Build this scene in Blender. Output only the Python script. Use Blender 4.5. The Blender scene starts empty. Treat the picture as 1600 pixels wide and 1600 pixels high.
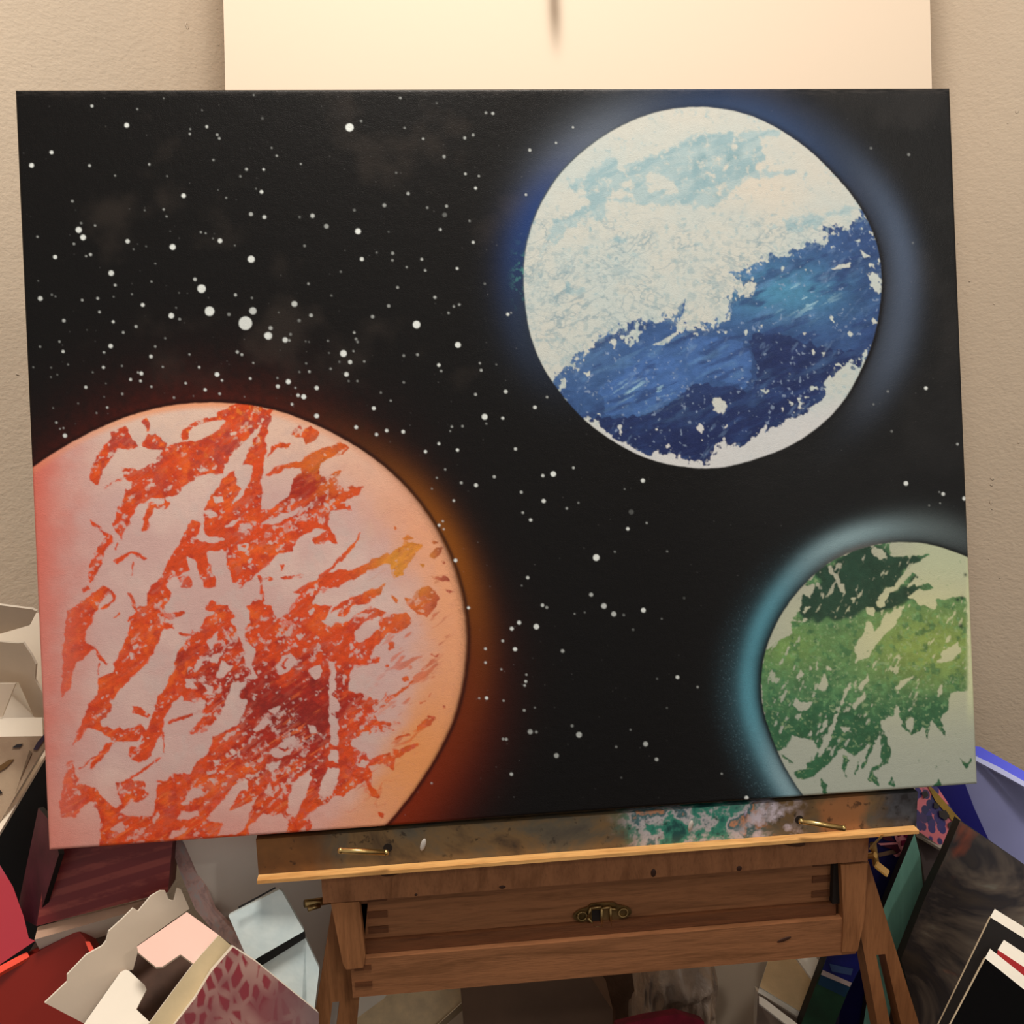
import bpy, bmesh, math, random
import numpy as np
from mathutils import Vector, Matrix

# ================================================================ camera
FPX = 1540.0
CAM = np.array([-0.07687691207944097, -0.6915861084324066, 0.7808010237149665])
ROT = np.array([[0.9947144799887472, -0.09958079741756555, -0.02503533675423856],
                [-0.042246339440132896, -0.17468575211540152, -0.9837175076269536],
                [0.09358605721273565, 0.9795757003894893, -0.1779693712463364]])
scene = bpy.context.scene
cd = bpy.data.cameras.new('camera'); cam = bpy.data.objects.new('camera', cd)
scene.collection.objects.link(cam); scene.camera = cam
cd.sensor_width = 36; cd.sensor_fit = 'HORIZONTAL'; cd.lens = 36 * FPX / 1600; cd.clip_start = .01
m = Matrix(((ROT[0][0], -ROT[1][0], -ROT[2][0], CAM[0]), (ROT[0][1], -ROT[1][1], -ROT[2][1], CAM[1]), (ROT[0][2], -ROT[1][2], -ROT[2][2], CAM[2]), (0, 0, 0, 1)))
cam.matrix_world = m

# ================================================================ world, lamps, exposure
scene.view_settings.view_transform = 'Standard'; scene.view_settings.look = 'None'
scene.view_settings.exposure = 0.0; scene.view_settings.gamma = 1.0
w = bpy.data.worlds.new('room_air'); scene.world = w; w.use_nodes = True
bg = w.node_tree.nodes['Background']; bg.inputs[0].default_value = (1.0, .95, .89, 1); bg.inputs[1].default_value = 0.46

def area(name, loc, target, size, power, col, sy=None, shape='RECTANGLE'):
    ld = bpy.data.lights.new(name, 'AREA'); ld.shape = shape; ld.size = size
    if shape in ('RECTANGLE', 'ELLIPSE'): ld.size_y = sy or size
    ld.energy = power; ld.color = col
    o = bpy.data.objects.new(name, ld); scene.collection.objects.link(o)
    o.location = loc
    o.rotation_euler = (Vector(target) - Vector(loc)).to_track_quat('-Z', 'Y').to_euler()
    return o
area('ceiling_lamp_light', (-0.04, -0.38, 2.05), (0.0, 0.1, 0.5), 0.36, 22.0, (1.0, .925, .83))
area('desk_lamp_light', (0.80, -1.34, 1.60), (0.12, 0.05, 0.80), 0.09, 3.0, (1.0, .93, .84), shape='DISK')

# ================================================================ helpers
def ray(x, y): return ROT.T @ np.array([(x - 800) / FPX, (y - 800) / FPX, 1.0])
def hit(x, y, n, p):
    d = ray(x, y); n = np.array(n, float)
    return CAM + d * ((np.array(p, float) - CAM) @ n / (d @ n))
def atY(x, y, Y): return hit(x, y, (0, 1, 0), (0, Y, 0))
def link(o, parent=None):
    scene.collection.objects.link(o)
    if parent is not None: o.parent = parent
    return o
def tag(o, label=None, cat=None, group=None, kind=None):
    if label: o['label'] = label
    if cat: o['category'] = cat
    if group: o['group'] = group
    if kind: o['kind'] = kind
    return o
def empty(name, loc, label, cat, group=None):
    o = bpy.data.objects.new(name, None); o.location = loc; o.empty_display_size = .02
    link(o); tag(o, label, cat, group); return o
def mk(name, bm, mats, parent=None, smooth=False, bevel=0):
    if bevel:
        bmesh.ops.bevel(bm, geom=[e for e in bm.edges if len(e.link_faces) == 2 and e.calc_face_angle(0) > .6], offset=bevel, segments=2, affect='EDGES', clamp_overlap=True)
    bmesh.ops.recalc_face_normals(bm, faces=bm.faces)
    me = bpy.data.meshes.new(name)
    org = Vector((0, 0, 0))
    if parent is not None:
        org = Vector(parent.get('_o', parent.location))
        for v in bm.verts: v.co -= org
    else:
        c = Vector((0, 0, 0)); n = max(len(bm.verts), 1)
        for v in bm.verts: c += v.co
        c /= n; zmin = min(v.co.z for v in bm.verts); c.z = zmin
        for v in bm.verts: v.co -= c
    bm.to_mesh(me); bm.free()
    if smooth:
        for p in me.polygons: p.use_smooth = True
    for mm in (mats if isinstance(mats, (list, tuple)) else [mats]): me.materials.append(mm)
    o = bpy.data.objects.new(name, me); link(o, parent)
    if parent is None: o.location = c
    return o
def child_org(parent, o):   # a mesh that parents sub-parts works in world coordinates of its thing
    o['_o'] = tuple(parent.location); return o
def bm_prism(bm, pts, ext, mi_front=0, mi_side=1):
    """a flat outline given real thickness"""
    f = [bm.verts.new(Vector(p)) for p in pts]; b = [bm.verts.new(Vector(p) + Vector(ext)) for p in pts]
    fc = bm.faces.new(f); fc.material_index = mi_front
    fc = bm.faces.new(b[::-1]); fc.material_index = mi_side
    n = len(pts)
    for i in range(n):
        fc = bm.faces.new((f[i], b[i], b[(i + 1) % n], f[(i + 1) % n])); fc.material_index = mi_side
def bm_box(bm, x0, x1, y0, y1, z0, z1, mi=0):
    v = [bm.verts.new((x, y, z)) for x in (x0, x1) for y in (y0, y1) for z in (z0, z1)]
    for q in ((0, 1, 3, 2), (4, 6, 7, 5), (0, 4, 5, 1), (2, 3, 7, 6), (0, 2, 6, 4), (1, 5, 7, 3)):
        bm.faces.new([v[i] for i in q]).material_index = mi
def bm_tube(bm, a, b, r, seg=14, r2=None):
    a = Vector(a); b = Vector(b); z = (b - a); l = z.length
    mat = Matrix.Translation((a + b) / 2) @ z.to_track_quat('Z', 'Y').to_matrix().to_4x4()
    bmesh.ops.create_cone(bm, cap_ends=True, segments=seg, radius1=r, radius2=r if r2 is None else r2, depth=l, matrix=mat)
def slab(name, px, anchor, n, th, mats, parent=None, bevel=0.0006, floor=(), ext=None):
    """an outline seen at sight lines px, lying in the real plane through anchor with normal n, th metres thick.
    the corners listed in floor run on down that plane to the floor"""
    n = Vector(n).normalized(); ax, ay, aY = anchor; p0 = atY(ax, ay, aY)
    pts = []
    for i, (x, y) in enumerate(px):
        p = hit(x, y, n, p0)
        if i in floor:
            j = floor[i]          # corner above
            q = hit(px[j][0], px[j][1], n, p0)
            d = p - q
            t = (0.003 - q[2]) / d[2]
            p = q + d * t
        pts.append(p)
    if ext is None:
        d = n if n.y > 0 else -n
        ext = d * th
    bm = bmesh.new(); bm_prism(bm, pts, ext)
    return mk(name, bm, mats, parent, bevel=bevel)

# ---------------------------------------------------------------- materials
def L(c): return tuple(float(v) for v in lin(c)) + (1.0,)
MATS = {}
class NT:
    def __init__(s, name):
        s.m = bpy.data.materials.new(name); s.m.use_nodes = True; s.t = s.m.node_tree; s.n = s.t.nodes
        s.b = s.n['Principled BSDF']; s.tc = s.n.new('ShaderNodeTexCoord')
    def node(s, k, **kw):
        o = s.n.new(k)
        for a, v in kw.items(): setattr(o, a, v)
        return o
    def ln(s, a, b): s.t.links.new(a, b)
    def noise(s, scale, detail=4, rough=.6, mapping=None, coord='Object', dist=0):
        o = s.node('ShaderNodeTexNoise'); o.inputs['Scale'].default_value = scale; o.inputs['Detail'].default_value = detail; o.inputs['Roughness'].default_value = rough
        o.inputs['Distortion'].default_value = dist
        if mapping: s.ln(s.map(mapping, coord), o.inputs['Vector'])
        else: s.ln(s.tc.outputs[coord], o.inputs['Vector'])
        return o.outputs['Fac']
    def map(s, sc, coord='Object', rot=(0, 0, 0), loc=(0, 0, 0)):
        m = s.node('ShaderNodeMapping'); m.inputs['Scale'].default_value = sc; m.inputs['Rotation'].default_value = rot; m.inputs['Location'].default_value = loc
        s.ln(s.tc.outputs[coord], m.inputs['Vector']); return m.outputs[0]
    def ramp(s, fac, stops, interp='LINEAR'):
        r = s.node('ShaderNodeValToRGB'); r.color_ramp.interpolation = interp
        el = r.color_ramp.elements
        while len(el) < len(stops): el.new(.5)
        for e, (p, c) in zip(el, stops): e.position = p; e.color = c if len(c) == 4 else L(c)
        s.ln(fac, r.inputs[0]); return r.outputs[0]
    def mix(s, fac, a, b):
        m = s.node('ShaderNodeMix', data_type='RGBA')
        for sock, v in ((m.inputs[0], fac), (m.inputs[6], a), (m.inputs[7], b)):
            if isinstance(v, (int, float)): sock.default_value = v
            elif isinstance(v, tuple): sock.default_value = v if len(v) == 4 else L(v)
            else: s.ln(v, sock)
        return m.outputs[2]
    def bump(s, h, strength, dist=.001, prev=None):
        b = s.node('ShaderNodeBump'); b.inputs['Strength'].default_value = strength; b.inputs['Distance'].default_value = dist
        s.ln(h, b.inputs['Height'])
        if prev is not None: s.ln(prev, b.inputs['Normal'])
        return b.outputs[0]
    def out(s, col=None, rough=.6, normal=None, metal=0, spec=.5):
        if col is not None:
            if isinstance(col, tuple): s.b.inputs['Base Color'].default_value = col if len(col) == 4 else L(col)
            else: s.ln(col, s.b.inputs['Base Color'])
        s.b.inputs['Roughness'].default_value = rough; s.b.inputs['Metallic'].default_value = metal
        s.b.inputs['Specular IOR Level'].default_value = spec
        if normal is not None: s.ln(normal, s.b.inputs['Normal'])
        return s.m
def plain(name, c, rough=.6, var=.12, scale=25, bump=.15, metal=0, spec=.4):
    k = NT(name); c2 = tuple(max(0, v * (1 - var)) for v in c)
    col = k.ramp(k.noise(scale, 4), [(.3, c2), (.7, c)])
    return k.out(col, rough, k.bump(k.noise(scale * 14, 3), bump, .0006), metal, spec)

# ---------------------------------------------------------------- the picture painted on the canvas
# drawn in a sketch frame of its own (units of the artist's tracing), later laid on the canvas mesh
SX, SY, SW, SH = 10, 125, 1530, 1220
_rng = np.random.RandomState(7)
def lin(c):
    c = np.asarray(c, float) / 255.0
    return np.where(c <= 0.04045, c / 12.92, ((c + 0.055) / 1.055) ** 2.4)
def vnoise(sx, sy, seed, ang=0.0):
    r = np.random.RandomState(seed)
    yy, xx = np.mgrid[0:SH, 0:SW].astype(np.float32)
    if ang:
        c, s = np.cos(ang), np.sin(ang)
        xx, yy = xx * c + yy * s, -xx * s + yy * c
    u = xx / sx + 64.3; v = yy / sy + 64.7
    g = r.rand(512, 512).astype(np.float32)
    i = np.floor(u).astype(int); j = np.floor(v).astype(int)
    fu = u - i; fv = v - j
    fu = fu * fu * (3 - 2 * fu); fv = fv * fv * (3 - 2 * fv)
    i %= 512; j %= 512; i1 = (i + 1) % 512; j1 = (j + 1) % 512
    return (g[j, i] * (1 - fu) + g[j, i1] * fu) * (1 - fv) + (g[j1, i] * (1 - fu) + g[j1, i1] * fu) * fv
def fbm(s, seed, oct=4, asp=1.0, ang=0.0):
    t = 0; a = 0.5; n = 0
    for k in range(oct):
        t = t + a * vnoise(s * asp / 2 ** k, s / 2 ** k, seed + 31 * k, ang); n += a; a *= 0.55
    return t / n - 0.5
def tr(crop, pts):
    ox, oy, s = crop
    return [(ox + x / s, oy + y / s) for x, y in pts]
def fill(M, pts, val):
    """even-odd scan fill with 2x vertical samples"""
    p = np.array(pts, float) - (SX, SY)
    y0 = max(int(np.floor(p[:, 1].min())), 0); y1 = min(int(np.ceil(p[:, 1].max())), SH - 1)
    xs = np.arange(SW) + 0.0
    for y in range(y0, y1 + 1):
        cov = None
        for sy in (0.25, 0.75):
            yy = y + sy - 0.5
            cr = []
            for k in range(len(p)):
                xa, ya = p[k]; xb, yb = p[(k + 1) % len(p)]
                if (ya <= yy < yb) or (yb <= yy < ya):
                    cr.append(xa + (yy - ya) / (yb - ya) * (xb - xa))
            cr.sort()
            for a, b in zip(cr[::2], cr[1::2]):
                ia = max(int(a) - 1, 0); ib = min(int(b) + 2, SW)
                if ib > ia:
                    if cov is None: cov = np.zeros(SW)
                    cov[ia:ib] += 0.5 * np.clip(np.minimum(xs[ia:ib] + 0.5, b) - np.maximum(xs[ia:ib] - 0.5, a), 0, 1)
        if cov is not None:
            M[y] = M[y] * (1 - np.clip(cov, 0, 1)) + val * np.clip(cov, 0, 1)
def smooth(M, k=1):
    for _ in range(k):
        M = (np.roll(M, 1, 0) + 2 * M + np.roll(M, -1, 0)) / 4
        M = (np.roll(M, 1, 1) + 2 * M + np.roll(M, -1, 1)) / 4
    return M
def sstep(a, b, x):
    t = np.clip((x - a) / (b - a), 0, 1); return t * t * (3 - 2 * t)
def warp(M, dx, dy):
    yy, xx = np.mgrid[0:SH, 0:SW]
    X = np.clip(xx + dx, 0, SW - 1.01); Y = np.clip(yy + dy, 0, SH - 1.01)
    i = X.astype(int); j = Y.astype(int); fx = X - i; fy = Y - j
    return (M[j, i] * (1 - fx) + M[j, i + 1] * fx) * (1 - fy) + (M[j + 1, i] * (1 - fx) + M[j + 1, i + 1] * fx) * fy
def limb(center, pts):
    cx, cy = center
    a = np.array([np.arctan2(y - cy, x - cx) for x, y in pts]); r = np.array([np.hypot(x - cx, y - cy) for x, y in pts])
    o = np.argsort(a); a = a[o]; r = r[o]
    yy, xx = np.mgrid[0:SH, 0:SW]
    X = xx + SX - cx; Y = yy + SY - cy
    th = np.arctan2(Y, X)
    grid = np.linspace(-np.pi, np.pi, 721)
    rr = np.interp(grid, np.r_[a - 2 * np.pi, a, a + 2 * np.pi], np.r_[r, r, r])
    k = np.hanning(45); k /= k.sum()
    rr = np.convolve(np.r_[rr[-23:-1], rr, rr[1:23]], k, 'same')[22:-22]
    return np.hypot(X, Y) - np.interp(th, grid, rr), np.degrees(th)   # signed distance, angle (y down)
def spot(th, deg, wid):
    d = (th - deg + 180) % 360 - 180
    return np.exp(-(d / wid) ** 2)
def mix(I, col, w):
    w = np.clip(w, 0, 1)[..., None]
    return I * (1 - w) + lin(col) * w
def blob(M, x, y, rx, ry, val, n=9):
    fill(M, [(x + rx * np.cos(t), y + ry * np.sin(t)) for t in np.linspace(0, 2 * np.pi, n, endpoint=False)], val)

A = (40, 600, 4.444); B = (380, 600, 4.444); Cc = (60, 950, 4.444); D = (380, 950, 4.444)
P5 = (800, 150, 5.161); P6 = (1090, 150, 5.161); P7 = (800, 440, 5.161); P8 = (1090, 440, 5.161); E = (1140, 780, 3.3333)

RED_ON = [
 (A, [(600,330),(700,290),(730,340),(760,400),(790,430),(740,455),(650,440),(610,500),(560,570),(520,640),(510,715),(470,690),(435,640),(480,540),(530,450),(600,380)]),
 (A, [(800,245),(845,240),(870,320),(840,330)]),
 (A, [(850,345),(920,350),(980,410),(960,460),(900,465),(820,430),(810,410)]),
 (A, [(980,440),(1080,405),(1250,380),(1350,310),(1400,250),(1330,250),(1200,285),(1140,320),(1130,385),(1090,390),(1100,310),(1180,260),(1330,225),(1320,190),(1400,175),(1480,130),(1640,130),(1640,270),(1520,400),(1440,480),(1400,540),(1370,610),(1200,640),(1120,700),(1040,780),(960,790),(1010,830),(960,880),(900,850),(860,940),(850,1030),(810,1020),(820,940),(860,830),(800,830),(740,910),(700,1010),(670,1080),(620,1020),(610,970),(640,870),(690,790),(690,730),(740,680),(680,650),(600,690),(540,740),(560,700),(680,640),(660,570),(700,590),(800,590),(900,540),(940,480)]),
 (A, [(440,940),(500,980),(570,1030),(610,1060),(590,1110),(540,1160),(530,1250),(490,1330),(460,1390),(435,1350),(450,1250),(500,1140),(560,1060),(540,1030),(450,980)]),
 (A, [(610,1230),(700,1170),(760,1165),(850,1215),(840,1225),(740,1185),(640,1250)]),
 (A, [(390,1430),(440,1395),(445,1430),(400,1460)]),
 (A, [(745,1230),(760,1240),(745,1330),(730,1330)]), (A, [(615,1150),(640,1090),(645,1100),(630,1160)]),
 (A, [(640,1010),(680,1080),(660,1080)]),
 (A, [(1160,950),(1220,960),(1200,1010),(1230,1080),(1280,1110),(1400,1090),(1420,1150),(1270,1160),(1200,1230),(1120,1200),(1150,1280),(1080,1330),(1010,1340),(980,1400),(1030,1450),(980,1540),(960,1620),(780,1620),(840,1520),(870,1400),(920,1370),(990,1240),(1060,1120),(1120,1000)]),
 (A, [(1180,1200),(1260,1150),(1290,1290),(1340,1390),(1290,1420),(1240,1410),(1200,1290)]),
 (A, [(1640,330),(1580,450),(1520,540),(1470,580),(1370,660),(1330,730),(1240,850),(1240,940),(1230,1080),(1400,1160),(1400,1250),(1440,1390),(1480,1400),(1640,1280)]),
 (A, [(290,1620),(380,1530),(450,1460),(530,1405),(600,1420),(635,1470),(580,1560),(490,1580),(440,1620)]),
 (A, [(700,1440),(740,1460),(780,1560),(760,1575)]), (A, [(1060,1340),(1120,1330),(1165,1370),(1160,1420),(1080,1420),(1100,1380)]),
 (A, [(290,1580),(420,1500),(480,1600),(280,1640)]),
 (B, [(-20,135),(200,180),(190,250),(130,230),(60,280),(-20,350)]),
 (B, [(205,185),(190,260),(160,390),(160,480),(140,560),(140,660),(90,650),(80,750),(60,850),(-20,900),(-20,760),(30,640),(60,560),(20,500),(70,400),(110,310),(160,240)]),
 (B, [(160,540),(200,430),(260,400),(345,410),(320,440),(240,440),(180,510)]),
 (B, [(150,640),(230,580),(300,550),(400,540),(480,480),(560,440),(680,410),(740,440),(700,480),(600,520),(540,560),(520,620),(600,640),(700,590),(740,540),(680,620),(640,660),(690,730),(760,700),(850,710),(800,770),(720,800),(650,830),(600,880),(600,960),(590,1010),(490,1010),(400,1060),(350,1120),(350,1170),(250,1170),(200,1230),(120,1300),(-20,1420),(-20,900),(60,880),(120,870),(200,870),(280,800),(320,770),(340,690),(380,620),(300,600),(200,640)]),
 (B, [(330,350),(400,290),(420,320),(470,290),(540,340),(480,400),(430,420),(420,370),(340,365)]),
 (B, [(480,1090),(560,1030),(600,990),(640,1060),(665,1125),(600,1090),(500,1120)]),
 (B, [(700,860),(740,840),(760,880),(700,870)]), (B, [(600,880),(650,830),(720,820),(700,870)]),
 (B, [(830,1010),(820,1060),(740,1180),(620,1290),(540,1340),(520,1330),(640,1240),(760,1120)]),
 (B, [(190,1620),(240,1540),(320,1470),(380,1420),(480,1370),(560,1320),(680,1290),(760,1290),(940,1200),(1080,1150),(1120,1100),(1250,1110),(1200,1180),(1150,1260),(1110,1330),(1050,1340),(1020,1240),(900,1280),(780,1350),(600,1430),(520,1470),(480,1530),(430,1620)]),
 (B, [(590,1620),(640,1540),(740,1490),(860,1440),(940,1420),(1000,1370),(960,1450),(880,1520),(820,1560),(780,1620)]),
 (B, [(1110,1470),(1180,1500),(1240,1420),(1290,1400),(1370,1480),(1350,1540),(1280,1620),(1180,1580)]),
 (B, [(-20,1620),(0,1560),(60,1530),(130,1540),(160,1620)]), (B, [(240,1330),(420,1320),(430,1340),(280,1350)]), (B, [(130,1350),(220,1345),(190,1370)]),
 (B, [(-20,1100),(60,1100),(60,1260),(-20,1400)]),
 (B, [(240,1240),(290,1250),(270,1310)]), (B, [(1300,1190),(1340,1140),(1400,1130),(1380,1180),(1310,1220)]), (B, [(1110,1070),(1150,1050),(1180,1080),(1130,1090)]),
 (B, [(1220,1250),(1270,1260),(1250,1290)]), (B, [(1280,1330),(1400,1335),(1440,1375),(1350,1360)]), (B, [(1400,1420),(1480,1440),(1430,1460)]), (B, [(1040,980),(1070,990),(1060,1020)]), (B, [(1010,1440),(1080,1500),(1070,1530),(1040,1500)]),
 (B, [(1370,1230),(1420,1240),(1400,1260)]), (B, [(1290,1090),(1370,1100),(1330,1115)]),
 (Cc, [(200,30),(370,-20),(380,80),(330,170),(330,240),(400,270),(330,340),(270,380),(240,450),(230,560),(170,620),(160,560),(170,420),(180,200)]),
 (Cc, [(390,260),(430,320),(490,400),(470,405),(410,340)]), (Cc, [(425,370),(418,480),(408,480),(415,380)]),
 (Cc, [(700,-20),(880,-20),(880,100),(830,250),(760,380),(660,480),(580,570),(500,650),(520,710),(430,800),(470,860),(350,830),(300,900),(230,970),(280,850),(340,700),(410,600),(420,490),(520,450),(540,370),(600,240),(640,130)]),
 (Cc, [(430,810),(520,840),(640,840),(720,800),(750,850),(690,920),(640,930),(520,920),(450,860)]),
 (Cc, [(1180,60),(1260,30),(1240,120),(1180,240),(1200,330),(1150,350),(1100,400),(1080,470),(1030,490),(1010,590),(920,680),(880,760),(860,870),(810,950),(780,1030),(700,1080),(650,1050),(640,960),(700,970),(720,900),(760,830),(810,700),(840,600),(900,550),(910,470),(960,420),(950,350),(1000,260),(1100,170)]),
 (Cc, [(650,680),(720,690),(780,750),(760,770),(660,730)]), (Cc, [(520,930),(490,1000),(380,1110),(350,1110),(440,1000),(470,930)]), (Cc, [(280,1110),(440,1000),(430,1020),(290,1120)]),
 (Cc, [(610,1200),(850,1030),(860,1040),(640,1200)]), (Cc, [(630,940),(650,1060),(670,1090),(640,1040)]),
 (Cc, [(870,55),(1000,15),(1030,20),(1010,50),(890,75)]), (Cc, [(860,130),(920,110),(940,150),(870,150)]), (Cc, [(970,165),(1080,180),(1060,125),(1070,190),(990,190)]),(Cc,[(880,100),(940,110),(930,130),(870,120)]),
 (Cc, [(500,70),(540,50),(580,15),(560,55),(510,75)]), (Cc, [(620,90),(670,30),(700,0),(690,40),(630,105)]),
 (Cc, [(160,1260),(270,1230),(330,1220),(420,1260),(470,1340),(540,1390),(580,1360),(560,1290),(540,1210),(620,1190),(740,1200),(750,1290),(800,1200),(900,1200),(940,1140),(1050,1150),(1100,1080),(1180,1000),(1220,890),(1280,860),(1400,800),(1470,700),(1480,640),(1620,640),(1620,1700),(900,1700),(420,1700),(440,1480),(400,1370),(420,1350),(360,1340),(260,1450),(170,1450),(150,1350)]),
 (Cc, [(200,1080),(240,1060),(280,1200),(220,1260),(170,1250)]),
 (Cc, [(870,850),(885,860),(880,1010),(870,1010)]),
 (Cc, [(1240,130),(1330,90),(1400,150),(1440,300),(1530,480),(1460,500),(1350,520),(1330,600),(1290,700),(1240,760),(1260,800),(1150,860),(1050,880),(1110,800),(1180,720),(1100,740),(900,810),(900,790),(1170,690),(1170,640),(1000,650),(1010,500),(1090,380),(1190,360),(1180,240)]),
 (Cc, [(1380,-20),(1620,-20),(1620,640),(1540,500),(1450,300),(1440,150),(1400,60)]),
 (Cc, [(1230,-20),(1330,-20),(1400,60),(1330,90),(1240,120)]),
 (D, [(-20,-20),(620,-20),(560,100),(700,110),(760,60),(900,-10),(960,20),(1000,40),(1150,30),(1170,100),(1080,170),(1000,180),(930,260),(880,330),(900,380),(780,400),(740,450),(740,580),(880,600),(900,640),(1060,590),(1180,500),(1210,490),(1060,620),(900,740),(940,780),(1080,795),(1090,815),(950,815),(1090,850),(950,860),(860,880),(760,910),(740,950),(860,1010),(880,1050),(1000,1010),(1060,980),(1200,940),(1250,940),(1050,1050),(1050,1130),(980,1080),(880,1100),(900,1160),(820,1220),(700,1310),(640,1300),(560,1370),(460,1430),(480,1530),(330,1620),(-20,1640)]),
 (D, [(880,1150),(900,1240),(960,1310),(940,1325),(880,1300),(870,1240),(840,1180)]), (D, [(945,1420),(975,1415),(985,1450),(955,1460)]),
 (D, [(1010,240),(1040,240),(1050,280),(1010,300)]), (D, [(980,400),(1010,395),(1005,415)]), (D, [(1050,900),(1160,870),(1160,890),(1060,920)]), (D, [(900,330),(960,340),(950,370),(900,380)]),
 (D, [(1200,690),(1310,595),(1320,600),(1250,660)]), (D, [(1230,790),(1290,740),(1340,760),(1340,780),(1270,830),(1190,850)]),(D, [(1360,640),(1410,700),(1400,680)]),
 (D, [(1100,480),(1140,470),(1160,510),(1120,520)]), (D, [(1290,320),(1340,325),(1420,290),(1340,340)]),
]
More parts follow.
